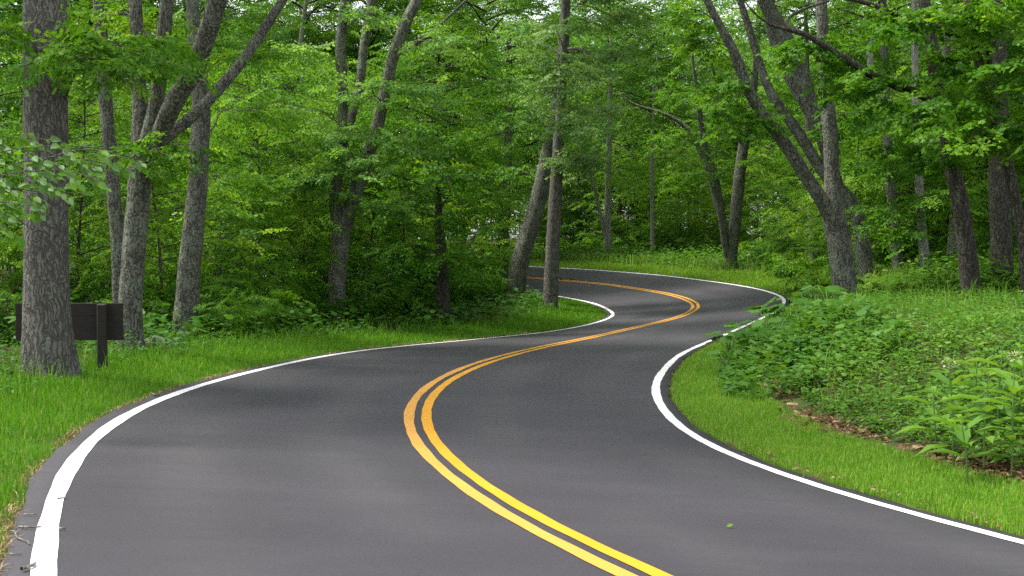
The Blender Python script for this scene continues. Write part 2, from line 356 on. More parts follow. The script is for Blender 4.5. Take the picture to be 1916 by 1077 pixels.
# ------------------------------------------------------------------ wood: trunks and limbs
def tube(pts, rad, sides=14, seg=.25, rough=.05, seed=0, flare=0.0, cap=True, stretch=1.0):
    """a bark tube along a smooth curve through pts with radii rad"""
    P = np.asarray(pts, float); Rr = np.asarray(rad, float); n_ = len(P)
    t = np.r_[0, np.cumsum(np.linalg.norm(np.diff(P, axis=0), axis=1))]
    m = max(3, int(t[-1] / seg) + 1); ts = np.linspace(0, t[-1], m)
    A = np.concatenate([P, Rr[:, None]], 1)
    if n_ > 2:                                              # Catmull-Rom
        out = np.zeros((m, 4)); k = np.clip(np.searchsorted(t, ts, 'right') - 1, 0, n_ - 2)
        for j in range(m):
            a = k[j]; u = (ts[j] - t[a]) / (t[a + 1] - t[a] + 1e-9)
            p0 = A[a - 1] if a > 0 else 2 * A[a] - A[a + 1]; p1 = A[a]; p2 = A[a + 1]; p3 = A[a + 2] if a + 2 < n_ else 2 * A[a + 1] - A[a]
            out[j] = .5 * (2 * p1 + (p2 - p0) * u + (2 * p0 - 5 * p1 + 4 * p2 - p3) * u * u + (3 * p1 - p0 - 3 * p2 + p3) * u ** 3)
        A = out
    else:
        A = np.stack([np.interp(ts, t, A[:, c]) for c in range(4)], 1)
    C = A[:, :3]; r = np.maximum(A[:, 3], .002)
    d = np.gradient(C, axis=0); d /= np.linalg.norm(d, axis=1)[:, None] + 1e-9
    ref = np.array([0, 1., 0]) if abs(d[:, 1]).mean() < .8 else np.array([1., 0, 0])
    e1 = np.cross(d, ref); e1 /= np.linalg.norm(e1, axis=1)[:, None]; e2 = np.cross(d, e1)
    th = np.arange(sides) / sides * 2 * math.pi
    g = np.random.default_rng(seed + 77)
    rr = np.ones((m, sides)) * r[:, None]
    ph = g.uniform(0, 6.28, 12)
    tz = ts[:, None]; fq = 1 / np.maximum(r.mean(), .05)
    rr *= 1 + rough * (np.sin(3 * th + ph[0] + .5 * np.sin(tz * 1.1 + ph[1])) * .5 + np.sin(5 * th + ph[2] + tz * .4) * .35
                       + np.sin(tz * fq * .35 + ph[3] + 2 * np.sin(th + ph[4])) * .5 + .5 * np.sin(tz * fq * .9 + 3 * th + ph[5])) + g.normal(0, rough * .22, rr.shape)
    if flare:
        fl = np.exp(-tz / (flare * .9)) * (.20 + .20 * np.cos(4 * th + ph[6]) + .16 * np.cos(7 * th + ph[7])); rr *= 1 + fl
    V = C[:, None] + rr[..., None] * (np.cos(th)[None, :, None] * e1[:, None] + np.sin(th)[None, :, None] * e2[:, None])
    V = V.reshape(-1, 3)
    i = np.arange(m - 1)[:, None] * sides; j = np.arange(sides)[None]; jn = (j + 1) % sides
    Fq = np.stack([i + j, i + jn, i + sides + jn, i + sides + j], -1).reshape(-1, 4)
    F2 = []
    if cap:
        V = np.concatenate([V, C[-1:]]); b0 = (m - 1) * sides; jj = np.arange(sides)
        F2 = np.stack([b0 + jj, b0 + (jj + 1) % sides, np.full(sides, len(V) - 1)], 1)
    return V, Fq, F2
def join(parts):
    V = []; Q = []; Tt = []; o = 0
    for v, q, t in parts:
        V.append(v); Q.append(q + o)
        if len(t): Tt.append(t + o)
        o += len(v)
    return np.concatenate(V), [np.concatenate(Q)] + ([np.concatenate(Tt)] if Tt else [])
def tube_obj(name, pts, rad, mat, parent=None, **k):
    v, q, t = tube(pts, rad, **k); return link(name, mesh_np(name, v, [q, t] if len(t) else [q], mat, smooth=True), parent)

# ------------------------------------------------------------------ leaves
LT = {'dia': (np.array([(0, 0, 0), (.45, .30, .07), (1, 0, -.05), (.45, -.30, .07)]), [np.array([(0, 2, 1), (0, 3, 2)])]),
      'oval': (np.array([(0, 0, 0), (.28, .27, .06), (.66, .25, .05), (1, 0, -.10), (.66, -.25, .05), (.28, -.27, .06)]), [np.array([(0, 3, 2, 1), (0, 5, 4, 3)])]),
      'lance': (np.array([(0, 0, 0), (.25, .15, .04), (.6, .17, .02), (1, 0, -.22), (.6, -.17, .02), (.25, -.15, .04), (.55, 0, -.05)]), [np.array([(0, 6, 2, 1), (6, 3, 2, 2), (0, 5, 4, 6), (6, 4, 4, 3)])[[0, 2]], np.array([(6, 3, 2), (6, 4, 3)])])}
def lobed(out):
    v = [(.42, 0, .0)] + [(x, y, .03 * math.cos(9 * y) - .10 * abs(y)) for x, y in out]
    k = len(out); return np.array(v), [np.array([(0, 1 + (j + 1) % k, 1 + j) for j in range(k)])]
half = [(.04, .36), (.28, .25), (.42, .52), (.58, .24)]
LT['maple'] = lobed([(0, 0)] + half + [(1, 0)] + [(x, -y) for x, y in half[::-1]])
half = [(.20, .22), (.32, .09), (.46, .30), (.60, .12), (.74, .24)]
LT['oak'] = lobed([(0, 0)] + half + [(1, 0)] + [(x, -y) for x, y in half[::-1]])
half = [(-.10, .20), (.05, .50), (.26, .36), (.40, .62), (.56, .36), (.78, .44), (.80, .20)]
LT['broad'] = lobed([(.05, 0)] + half + [(1.02, 0)] + [(x, -y) for x, y in half[::-1]])

def unit(a): return a / (np.linalg.norm(a, axis=-1, keepdims=True) + 1e-9)
def leaves(P, D, Nn, S, tint, kind):
    tv, tf = LT[kind]; D = unit(D); Nn = unit(Nn - (Nn * D).sum(1, keepdims=True) * D); Sd = np.cross(Nn, D)
    V = P[:, None] + S[:, None, None] * (tv[None, :, :1] * D[:, None] + tv[None, :, 1:2] * Sd[:, None] + tv[None, :, 2:] * Nn[:, None])
    m = len(tv); o = (np.arange(len(P)) * m)[:, None, None]
    Fl = [(f[None] + o).reshape(-1, f.shape[1]) for f in tf]
    return V.reshape(-1, 3), Fl, np.repeat(tint, m)
def join_leaves(parts):
    V = []; Fd = {}; tt = []; o = 0
    for v, fl, t in parts:
        V.append(v); tt.append(t)
        for f in fl: Fd.setdefault(f.shape[1], []).append(f + o)
        o += len(v)
    return np.concatenate(V), [np.concatenate(x) for x in Fd.values()], np.concatenate(tt)

def spray_proto(g, leaf=.09, L=1.0, spread=.5, droop=.14, gap=.8, flat=.4):
    """a flat leafy twig along +x: leaf positions, directions, normals, sizes"""
    P = []; D = []; S = []
    def run(o, a, ln, first):
        k = max(2, int(ln / (leaf * gap))); c, s = math.cos(a), math.sin(a)
        for j in range(first, k + 1):
            t = ln * j / k; x, y = o[0] + c * t, o[1] + s * t
            for sg in ((1, -1) if j < k else (0,)):
                b = a + sg * g.uniform(.6, 1.25) + g.normal(0, .15)
                P.append((x, y, -droop * (x * x + .6 * y * y) / L + g.normal(0, .02))); D.append((math.cos(b), math.sin(b), -.18 - g.uniform(0, .45)))
                S.append(leaf * g.uniform(.65, 1.15))
    run((0, 0), 0, L, 3)
    for q in range(int(5 * L / .9 + .5)):
        t = .18 + .16 * q + g.normal(0, .03); sg = 1 if q % 2 else -1
        if t > .95: break
        run((L * t, 0), sg * g.uniform(.6, .95), L * spread * (1.1 - .75 * t), 1)
    P, D, S = map(np.array, (P, D, S))
    Nn = np.array([0, 0, 1.]) + g.normal(0, flat, P.shape)
    return P, D, Nn, S
def rot_zyx(head, pitch, roll):
    ch, sh, cp, sp, cr, sr = np.cos(head), np.sin(head), np.cos(pitch), np.sin(pitch), np.cos(roll), np.sin(roll)
    z = np.zeros_like(ch); o = np.ones_like(ch)
    Z = np.stack([np.stack([ch, -sh, z], -1), np.stack([sh, ch, z], -1), np.stack([z, z, o], -1)], -2)
    Yy = np.stack([np.stack([cp, z, -sp], -1), np.stack([z, o, z], -1), np.stack([sp, z, cp], -1)], -2)
    X = np.stack([np.stack([o, z, z], -1), np.stack([z, cr, -sr], -1), np.stack([z, sr, cr], -1)], -2)
    return Z @ Yy @ X
SPR = {}
def sprays(key, pos, head, pitch, roll, scale, tint, kind, g, drop=0.0):
    """scatter copies of a few twigs; every copy gives its own leaves"""
    parts = []; protos = SPR[key]; which = g.integers(0, len(protos), len(pos)); Rm = rot_zyx(head, pitch, roll)
    for w_ in range(len(protos)):
        ix = np.where(which == w_)[0]
        if not len(ix): continue
        P, D, Nn, S = protos[w_]; k = len(P)
        Rw = Rm[ix]; sc_ = scale[ix]
        PP = (np.einsum('nij,kj->nki', Rw, P) * sc_[:, None, None] + pos[ix][:, None]).reshape(-1, 3)
        DD = np.einsum('nij,kj->nki', Rw, D).reshape(-1, 3); NN = np.einsum('nij,kj->nki', Rw, Nn).reshape(-1, 3)
        SS = (np.sqrt(sc_)[:, None] * S[None]).reshape(-1); tt = np.clip(np.repeat(tint[ix], k) + g.normal(0, .10, len(ix) * k), 0, 1)
        DD = DD + g.normal(0, .12, DD.shape); NN = NN + g.normal(0, .15, NN.shape)
        if drop: m_ = g.random(len(PP)) > drop; PP, DD, NN, SS, tt = PP[m_], DD[m_], NN[m_], SS[m_], tt[m_]
        parts.append(leaves(PP, DD, NN, SS, tt, kind))
    return join_leaves(parts)
g0 = np.random.default_rng(3)
SPR['beech'] = [spray_proto(g0, .10, 1.0, .52, .16, .80, .48) for _ in range(4)]
SPR['oak'] = [spray_proto(g0, .13, .8, .6, .10, .62, .55) for _ in range(4)]
SPR['maple'] = [spray_proto(g0, .125, .9, .6, .20, .80, .45) for _ in range(4)]
SPR['fine'] = [spray_proto(g0, .15, 1.2, .6, .12, .8, .45) for _ in range(4)]

def crown_from_branches(brs, key, kind, g, step=.38, size=1.0, tint0=.45, tvar=.16, inner=.25, updown=.0):
    """brs: list of (k,3) polylines, sprays along their outer parts"""
    pos = []; head = []; pit = []; scl = []; tin = []
    for B in brs:
        B = np.asarray(B); t = np.r_[0, np.cumsum(np.linalg.norm(np.diff(B, axis=0), axis=1))]; Ln = t[-1]
        bt = tint0 + g.normal(0, tvar)
        k = max(2, int(Ln * (1 - inner) / step))
        for j in range(k + 1):
            s = Ln * (inner + (1 - inner) * j / k); p = np.array([np.interp(s, t, B[:, c]) for c in range(3)])
            e = np.array([np.interp(min(s + .15, Ln), t, B[:, c]) for c in range(3)]) - np.array([np.interp(max(s - .15, 0), t, B[:, c]) for c in range(3)])
            h = math.atan2(e[1], e[0])
            for sg in ((1, -1) if j < k else (0,)):
                if g.random() < .12: continue
                pos.append(p + g.normal(0, .05, 3)); head.append(h + sg * g.uniform(.5, 1.2) + g.normal(0, .2))
                pit.append(g.normal(-.06 + updown, .32)); scl.append(size * g.uniform(.65, 1.15)); tin.append(bt + g.normal(0, .07))
    pos, head, pit, scl, tin = map(np.array, (pos, head, pit, scl, tin))
    return sprays(key, pos, head, pit, g.normal(0, .42, len(pos)), scl, tin, kind, g)
def thin_tubes(brs, r0, r1, sides=5, seg=.5):
    return join([tube(B, np.linspace(r0, r1, len(B)), sides, seg, .03, j, cap=False) for j, B in enumerate(brs)])

def radial_branches(g, z0, z1, nb, prof, rise=.25, sag=.10, wig=.12, axis=None):
    """branches leaving an upright axis"""
    out = []; a = g.uniform(0, 6.28)
    for j in range(nb):
        f_ = (j + g.uniform(.1, .9)) / nb; z = z0 + (z1 - z0) * f_; a += 2.4 + g.normal(0, .3)
        Ln = prof(f_) * g.uniform(.7, 1.15); k = 6; pts = []
        o = np.array([0, 0, z]) if axis is None else np.array(axis(z))
        p = o.copy(); h = a; ds = Ln / (k - 1)
        for q in range(k):
            pts.append(p.copy()); h += g.normal(0, wig); sl_ = rise - (rise + sag) * (q / (k - 1)) ** 1.2 + g.normal(0, .05)
            p = p + ds * np.array([math.cos(h), math.sin(h), sl_])
        out.append(np.array(pts))
    return out

# ------------------------------------------------------------------ prototypes that are copied (root empty, trunk, crown)
class Proto: pass
def sapling_proto(seed, H, R, z0, nb, key, kind, mat, tint0, barkm, lean=.0, size=1.0, step=.38, r0=.05):
    g = np.random.default_rng(seed); p = Proto()
    ax = np.array([(lean * H * .1 * math.sin(z / H * 3 + seed) * z / H, lean * H * .08 * math.cos(z / H * 2.3 + seed) * z / H, z) for z in np.linspace(-.2, H, 9)])
    axis = lambda z: [np.interp(z, ax[:, 2], ax[:, 0]), np.interp(z, ax[:, 2], ax[:, 1]), z]
    brs = radial_branches(g, z0, H * .97, nb, lambda f_: R * (1 - .75 * f_ ** 1.6) * (.75 + .25 * min(1, f_ * 5)), .30, .12, axis=axis)
    v, fl, t = crown_from_branches(brs, key, kind, g, step, size, tint0)
    p.crown = mesh_np('crown', v, fl, mat, t)
    tr = tube(ax, np.linspace(r0, r0 * .2, len(ax)), 8, .4, .05, seed)
    bv = [tube(B, np.linspace(r0 * .38, .006, len(B)), 4, .6, .02, j, cap=False) for j, B in enumerate(brs)]
    v, fl = join([tr]); p.trunk = mesh_np('trunk', v, fl, barkm, smooth=True)
    v, fl = join(bv); p.twigs = mesh_np('branchwork', v, fl, barkm, smooth=True)
    p.H = H; return p
def big_proto(seed, H, R, z0, nb, key, kind, mat, tint0, size=1.2, step=.5, sub=3, barkm=None):
    """a broad crown: main branches, each with side branches, sprays on all of them"""
    g = np.random.default_rng(seed); p = Proto()
    main = radial_branches(g, z0, H * .93, nb, lambda f_: R * (1 - .62 * f_ ** 2) * (.8 + .2 * min(1, f_ * 4)), .38, .02, .14)
    brs = []
    for B in main:
        brs.append(B)
        for q in range(sub):
            k = 2 + int(g.integers(0, 3)); a = g.uniform(.5, 1.1) * (1 if q % 2 else -1); d = B[k] - B[k - 1]; h = math.atan2(d[1], d[0]) + a
            Ln = np.linalg.norm(B[-1] - B[k]) * g.uniform(.6, .95) + .4; pts = [B[k]]
            for _ in range(4): h += g.normal(0, .15); pts.append(pts[-1] + Ln / 4 * np.array([math.cos(h), math.sin(h), g.normal(.12, .16)]))
            brs.append(np.array(pts))
    v, fl, t = crown_from_branches(brs, key, kind, g, step, size, tint0, .14, .25, .05)
    p.crown = mesh_np('crown', v, fl, mat, t)
    v, fl = join([tube(B, np.linspace(.07 if j % (sub + 1) == 0 else .03, .008, len(B)), 5, .7, .04, j, cap=False) for j, B in enumerate(brs)])
    p.twigs = mesh_np('branchwork', v, fl, barkm, smooth=True); p.H = H; return p
def shrub_proto(seed, H, R, ns, key, kind, mat, tint0, size=.7, step=.26):
    g = np.random.default_rng(seed); p = Proto(); brs = []
    for j in range(ns):
        a = j * 2.4 + g.normal(0, .3); Ln = H * g.uniform(.6, 1.1); out = R * g.uniform(.35, 1.0) / H; k = 6; P = [np.array([g.normal(0, .08), g.normal(0, .08), -.05])]
        for q in range(k):
            up = 1 - .75 * (q / k) * out; P.append(P[-1] + Ln / k * unit(np.array([math.cos(a) * out * (.6 + q / k), math.sin(a) * out * (.6 + q / k), up]) + g.normal(0, .1, 3)))
        brs.append(np.array(P))
    v, fl, t = crown_from_branches(brs, key, kind, g, step, size, tint0, .13, .12, -.05)
    p.crown = mesh_np('foliage', v, fl, mat, t)
    v, fl = join([tube(B, np.linspace(.018, .004, len(B)), 5, .4, .03, j, cap=False) for j, B in enumerate(brs)])
    p.twigs = mesh_np('stems', v, fl, M_TWIG, smooth=True); p.trunk = None; p.H = H; return p

SAP = [sapling_proto(21, 8.0, 2.5, 1.0, 44, 'beech', 'dia', M_LEAF, .50, M_DARK, .6),
       sapling_proto(22, 9.5, 2.9, 1.6, 46, 'maple', 'oval', M_LEAF, .46, M_DARK, .5),
       sapling_proto(23, 6.0, 2.1, .6, 34, 'beech', 'oval', M_LEAF, .56, M_TWIG, .9),
       sapling_proto(24, 10.5, 2.8, 2.2, 46, 'oak', 'dia', M_LEAF_COOL, .48, M_DARK, .4),
       sapling_proto(25, 4.2, 1.8, .4, 26, 'maple', 'maple', M_LEAF_LIGHT, .50, M_TWIG, .9),
       sapling_proto(26, 7.5, 2.6, 1.2, 40, 'beech', 'dia', M_LEAF_LIGHT, .55, M_DARK, .7),  # lighter leaf copy, bright spots of light put into its colour
       sapling_proto(27, 9.0, 2.8, 2.0, 44, 'oak', 'dia', M_LEAF_PALE, .50, M_DARK, .5)]
BIG = [big_proto(31, 11.0, 4.6, .5, 26, 'oak', 'dia', M_LEAF_COOL, .52, 1.3, .5, 3, M_LICH),
       big_proto(32, 10.0, 5.0, .3, 24, 'fine', 'dia', M_LEAF, .52, 1.25, .55, 3, M_DARK),
       big_proto(33, 9.0, 4.2, .3, 24, 'beech', 'dia', M_LEAF_LIGHT, .45, 1.3, .5, 3, M_DARK)]
SHR = [shrub_proto(41, 1.8, 1.3, 16, 'beech', 'oval', M_LEAF, .42),
       shrub_proto(42, 1.3, 1.2, 14, 'maple', 'maple', M_LEAF, .50, .6),
       shrub_proto(43, 2.4, 1.6, 18, 'beech', 'dia', M_LEAF_LIGHT, .42, .8)]

# ------------------------------------------------------------------ landmarks for the wording of background plants
LAND = [(-400, 'the left picture edge'), (90, 'the thick oak beside the brown sign'), (250, 'the many-stemmed trunk near the mossy stones'), (352, 'the single lichen-spotted trunk'),
        (632, 'the forked grey trunk on the left verge'), (830, 'the short trunk hidden in brush'), (985, 'the leaning trunk inside the far bend'), (1060, 'the straight trunk inside the far bend'),
        (1137, 'the pale trunk beyond the far verge'), (1222, 'the thin stem beyond the far verge'), (1370, 'the forked trunk beyond the far bend'), (1560, 'the many-stemmed tree on the bank'),
        (1690, 'the slim pale trunk on the bank'), (1815, 'the tall trunk on the right bank'), (1890, 'the stout dark trunk on the right bank')]
used_labels = {}
ORD = ['nearest', 'second nearest', 'third nearest', 'fourth nearest', 'fifth nearest', 'sixth nearest', 'seventh nearest', 'eighth nearest', 'ninth nearest', 'tenth nearest', 'eleventh nearest', 'twelfth nearest', 'thirteenth nearest', 'fourteenth nearest']
PENDING = []
def place(proto, name, what, cat, group, x, y, rz=None, s=1.0, z=None, barks=True):
    zz = gz(x, y) if z is None else z
    o = thing(name, (x, y, zz), '', cat, group, R_.uniform(0, 6.28) if rz is None else rz, s)
    if proto.trunk is not None: link('trunk', proto.trunk, o)
    b_ = link('branches' if cat != 'shrub' else 'stems', proto.twigs, o); b_['kind'] = 'stuff'
    c_ = link('crown' if cat != 'shrub' else 'foliage', proto.crown, o); c_['kind'] = 'stuff'
    PENDING.append((o, what, x, y)); return o
def name_pending():
    bk = {}
    for o, what, x, y in PENDING:
        u = CX + F * x / max(y, 1); lm = min(LAND, key=lambda q: abs(q[0] - u))[1]
        bk.setdefault((what, lm), []).append((y, o))
    for (what, lm), L_ in bk.items():
        L_.sort(key=lambda q: q[0])
        for j, (yy, o) in enumerate(L_):
            o['label'] = '%s by %s' % (what, lm) if len(L_) == 1 else '%s by %s' % (ORD[min(j, 13)] + ' ' + what, lm)

# ------------------------------------------------------------------ the trees one can tell apart
def px_path(pts, Y, dy=None):
    """photo pixels and widths -> points and radii at distance Y"""
    P = []; Rr = []
    for k, (u, v, wd) in enumerate(pts):
        yy = Y + (0 if dy is None else dy[k]); p = at(u, v, yy); P.append(p); Rr.append(.91 * wd * yy / F / 2)
    return np.array(P), np.array(Rr)
def tree(name, label, base, stems, limbs, mat, Y=None, crown=None, flare=.5, top=3.0, sides=18, rough=.05, stem_dy=None, twigs=None):
    """stems[0] is the trunk from the ground up; limbs leave it; crown = (proto index, lift, scale)"""
    b3 = hit(*base) if Y is None else None
    if Y is None: Y = float(b3[1]); root = b3
    else: p = at(base[0], base[1], Y); root = np.array([p[0], Y, gz(p[0], Y)])
    o = thing(name, tuple(root), label, 'tree')
    def rel(P): return P - root
    P, Rr = px_path(stems[0], Y)
    P[0] = root; P = np.concatenate([[root - [0, 0, .35]], P]); Rr = np.concatenate([[Rr[0] * 1.1], Rr])
    if top:
        d = unit(P[-1] - P[-2]); d = unit(d * .7 + np.array([0, 0, .3])); P = np.concatenate([P, [P[-1] + d * top * .5, P[-1] + d * top]]); Rr = np.concatenate([Rr, [Rr[-1] * .85, Rr[-1] * .6]])
    tr = tube_obj('trunk', rel(P), Rr, mat, o, sides=sides, seg=.16, rough=rough, seed=int(base[0]), flare=flare)
    for j, (st, up) in enumerate(limbs):
        dyr = [(.25 + .12 * j) * k * (1 if j % 2 else -1) * .5 for k in range(len(st))]
        P2, R2 = px_path(st, Y, dyr)
        if up:
            d = unit(P2[-1] - P2[-2]); P2 = np.concatenate([P2, [P2[-1] + d * up * .5 + [0, 0, .1], P2[-1] + d * up + [0, 0, .3]]]); R2 = np.concatenate([R2, [R2[-1] * .8, R2[-1] * .45]])
        tube_obj('limb', rel(P2), R2, mat, tr, sides=12, seg=.16, rough=rough, seed=int(base[0]) + j + 1)
    if crown:
        pi, dz, s, dx, dy = crown
        cpos = P[-1] - root + np.array([dx, dy, dz])
        for nm, me in (('branches', BIG[pi].twigs), ('crown', BIG[pi].crown)):
            c = link(nm, me, o, tuple(cpos)); c.scale = (s,) * 3; c.rotation_euler = (0, 0, R_.uniform(0, 6.28)); c['kind'] = 'stuff'
    return o, root, Y
TREES = {}
def T_(key, *a, **k): TREES[key] = tree(*a, **k)
T_('oak', 'oak_tree', 'thick straight oak trunk beside the brown sign, broadest in the picture', (96, 716),
   [[(96, 716, 104), (90, 640, 99), (87, 560, 92), (87, 430, 88), (87, 330, 86), (85, 200, 88), (84, 80, 85), (84, 0, 86)]], [], M_OAK, crown=(0, 0.5, .95, -1.0, -.5), flare=.55, sides=28, rough=.025)
T_('slim', 'ash_tree', 'slim straight trunk squeezed behind the many-stemmed tree', (228, 660),
   [[(228, 660, 36), (222, 480, 31), (214, 380, 28), (206, 290, 27), (197, 180, 27), (188, 40, 25), (185, 0, 25)]], [], M_LICH, Y=27.5, crown=(1, 1.5, .7, 0, 1), flare=.4)
T_('multi', 'multi_stem_tree', 'lichen-grey tree splitting into several stems, one long limb reaching right', (246, 672),
   [[(246, 672, 54), (244, 600, 49), (248, 500, 47), (257, 400, 47), (263, 320, 45), (264, 260, 40), (262, 190, 30), (257, 90, 27), (254, 0, 26)]],
   [([(268, 300, 40), (281, 255, 40), (291, 200, 32), (303, 110, 30), (313, 0, 28)], 3), ([(278, 282, 34), (300, 262, 30), (333, 240, 26), (372, 205, 24), (410, 166, 23), (450, 118, 22), (490, 60, 20), (532, -5, 18)], 2.5),
    ([(280, 290, 34), (300, 250, 36), (318, 208, 38), (342, 165, 40), (368, 122, 41), (389, 60, 40), (410, -5, 38)], 3)], M_LICH, crown=(0, 1.0, .85, 0, 1.5), flare=.5, sides=22)
T_('lich', 'lichen_tree', 'single gently curving trunk spotted with pale lichen, right of the mossy stones', (345, 642),
   [[(345, 642, 52), (349, 560, 48), (359, 450, 44), (367, 370, 41), (372, 290, 40), (376, 200, 37), (372, 130, 34), (363, 50, 27), (359, 0, 26)]], [], M_LICH, crown=(2, 1.5, .8, .5, 1.5), flare=.5, sides=22)
T_('fork', 'forked_tree', 'grey trunk on the left verge forking into three tall stems', (628, 612),
   [[(628, 612, 38), (630, 540, 36), (636, 460, 38), (641, 420, 42), (656, 385, 31), (679, 320, 28), (702, 248, 26), (719, 178, 25), (738, 100, 24), (762, 36, 23), (782, -5, 22)]],
   [([(640, 430, 30), (627, 385, 26), (631, 330, 23), (637, 280, 22), (642, 178, 21), (637, 89, 22), (646, -5, 20)], 2.5), ([(634, 300, 17), (652, 240, 17), (672, 165, 18), (680, 89, 18), (696, -5, 17)], 2.5),
    ([(737, 102, 10), (790, 75, 8), (830, 40, 6), (872, 0, 5)], 0)], M_LICH, crown=(0, 0.0, .8, 0, 2.0), flare=.4)
T_('brush', 'short_trunk_tree', 'short bit of dark trunk showing low in the brush left of the far bend', (832, 606),
   [[(832, 606, 31), (829, 560, 29), (826, 500, 25), (823, 440, 20), (820, 380, 15), (818, 300, 10)]], [], M_DARK, crown=(1, -3.0, .6, 0, 1.0), flare=.3, top=1.0)
T_('lean', 'leaning_tree', 'leaning trunk inside the far bend, tilting to the right', (958, 568),
   [[(958, 568, 41), (966, 530, 38), (976, 480, 37), (998, 410, 36), (1018, 330, 34), (1033, 262, 32), (1046, 180, 28), (1053, 100, 24), (1058, 20, 20)]],
   [([(1050, 130, 14), (1075, 95, 12), (1105, 100, 9), (1130, 115, 7)], .5)], M_LICH, crown=(0, -2.0, .85, .5, .5), flare=.35)
T_('straight', 'straight_tree', 'straight brown trunk standing in grass at the tip of the far bend', (1029, 583),
   [[(1029, 583, 33), (1031, 530, 31), (1035, 450, 29), (1039, 370, 27), (1044, 280, 23), (1050, 190, 19), (1054, 110, 15), (1056, 30, 11)]], [], M_OAK, crown=(0, -3.0, .8, .6, -.2), flare=.3, rough=.03)
T_('behind', 'dark_tree', 'dark trunk half hidden behind the leaning trunk', (944, 520),
   [[(944, 520, 24), (942, 450, 23), (946, 380, 21), (951, 300, 18), (952, 180, 15)]], [], M_DARK, Y=59, crown=(1, -2.5, .8, -1, 1), flare=.3)
T_('pale', 'pale_tree', 'pale slender trunk with a side stem beyond the far verge', (1138, 482),
   [[(1138, 482, 17), (1137, 430, 15), (1138, 360, 14), (1140, 260, 12), (1142, 160, 9)]], [([(1131, 440, 8), (1122, 395, 8), (1112, 350, 7), (1098, 305, 6)], 1.5)], M_PALE, Y=76, crown=(2, -3.5, .9, 0, 1), flare=.3)
T_('thin', 'thin_tree', 'thin grey stem standing straight at the wood edge beyond the far verge', (1222, 484),
   [[(1222, 484, 9), (1221, 420, 8.5), (1220, 340, 8), (1222, 220, 6)]], [], M_PALE, Y=76, crown=(1, -3, .7, 0, 2), flare=.2)
T_('far_fork', 'far_forked_tree', 'trunk forking low into spreading stems beyond the far bend', (1368, 506),
   [[(1368, 506, 27), (1368, 470, 27), (1375, 420, 25), (1381, 356, 24), (1389, 285, 22), (1401, 228, 18), (1412, 150, 14), (1418, 60, 11)]],
   [([(1364, 490, 16), (1357, 455, 16), (1350, 400, 16), (1341, 350, 17), (1328, 300, 16), (1316, 258, 13), (1306, 190, 10)], 2), ([(1352, 420, 10), (1340, 378, 11), (1320, 305, 11), (1290, 246, 10), (1250, 216, 8), (1193, 197, 5)], 1),
    ([(1391, 275, 12), (1378, 240, 10), (1358, 205, 8), (1340, 150, 6)], 1)], M_LICH, crown=(0, -2.0, .9, 0, .8), flare=.3)
T_('bank', 'bank_tree', 'dark many-stemmed tree rooted in the bank greenery, one stem leaning far left', (1584, 556),
   [[(1584, 556, 50), (1577, 500, 48), (1568, 440, 49), (1559, 385, 45), (1558, 333, 33), (1554, 250, 30), (1547, 172, 27), (1541, 88, 25), (1537, -5, 23)]],
   [([(1560, 420, 30), (1540, 378, 30), (1502, 320, 28), (1461, 258, 27), (1420, 203, 25), (1393, 150, 22), (1372, 94, 20), (1346, 45, 17), (1320, -5, 14)], 2)], M_LICH, Y=30, crown=(0, .5, .8, .5, 2.5), flare=.35, sides=22)
T_('bank2', 'second_bank_tree', 'grey tree just behind the dark bank tree, its stems slanting up to the left', (1624, 500),
   [[(1624, 500, 34), (1612, 440, 32), (1598, 388, 30), (1570, 352, 27), (1538, 318, 24), (1510, 274, 23), (1480, 228, 22), (1452, 190, 20), (1425, 130, 17)]],
   [([(1572, 360, 24), (1552, 300, 27), (1532, 235, 30), (1512, 175, 33), (1486, 105, 34), (1446, 30, 32), (1430, -5, 30)], 3), ([(1530, 245, 20), (1512, 205, 24), (1490, 165, 26), (1465, 112, 26), (1445, 60, 24), (1440, 0, 20)], 2)], M_LICH, Y=37, crown=(2, .5, .8, 0, 1.5), flare=.3)
T_('bank3', 'bank_back_tree', 'grey trunk standing between the bank tree and the slim pale trunk', (1684, 508),
   [[(1684, 508, 23), (1676, 450, 21), (1668, 370, 20), (1660, 250, 18), (1655, 120, 15)]], [], M_LICH, Y=41, crown=(1, -1, .75, 0, 1.5), flare=.3)
T_('bank4', 'slim_pale_tree', 'slim pale trunk on the bank with leaves hanging across it', (1737, 530),
   [[(1737, 530, 22), (1728, 460, 20), (1722, 380, 18), (1716, 260, 16), (1712, 100, 13)]], [], M_PALE, Y=36, crown=(2, 0, .6, 0, 1.5), flare=.3)
T_('right', 'tall_bank_tree', 'tall trunk on the right bank whose long bough sweeps across to the left', (1820, 556),
   [[(1820, 556, 40), (1812, 490, 38), (1803, 416, 36), (1793, 360, 34), (1782, 312, 32), (1766, 218, 30), (1751, 145, 28), (1740, 62, 26), (1728, -5, 25)]],
   [([(1772, 255, 20), (1742, 192, 19), (1712, 172, 19), (1678, 160, 19), (1622, 135, 18), (1584, 111, 16), (1540, 84, 14), (1502, 62, 11), (1462, 52, 8), (1435, 42, 5)], .6),
    ([(1502, 62, 8), (1470, 42, 7), (1496, 20, 6), (1550, 2, 5)], 0)], M_DARK, Y=28, crown=(1, .5, .8, .5, 1.5), flare=.35)
T_('stout', 'stout_dark_tree', 'stout dark trunk on the right bank behind the curved stem', (1878, 548),
   [[(1878, 548, 46), (1874, 480, 44), (1870, 380, 42), (1868, 250, 38), (1866, 80, 34)]], [], M_DARK, Y=31, crown=(1, 1, .8, 1, 2), flare=.35)
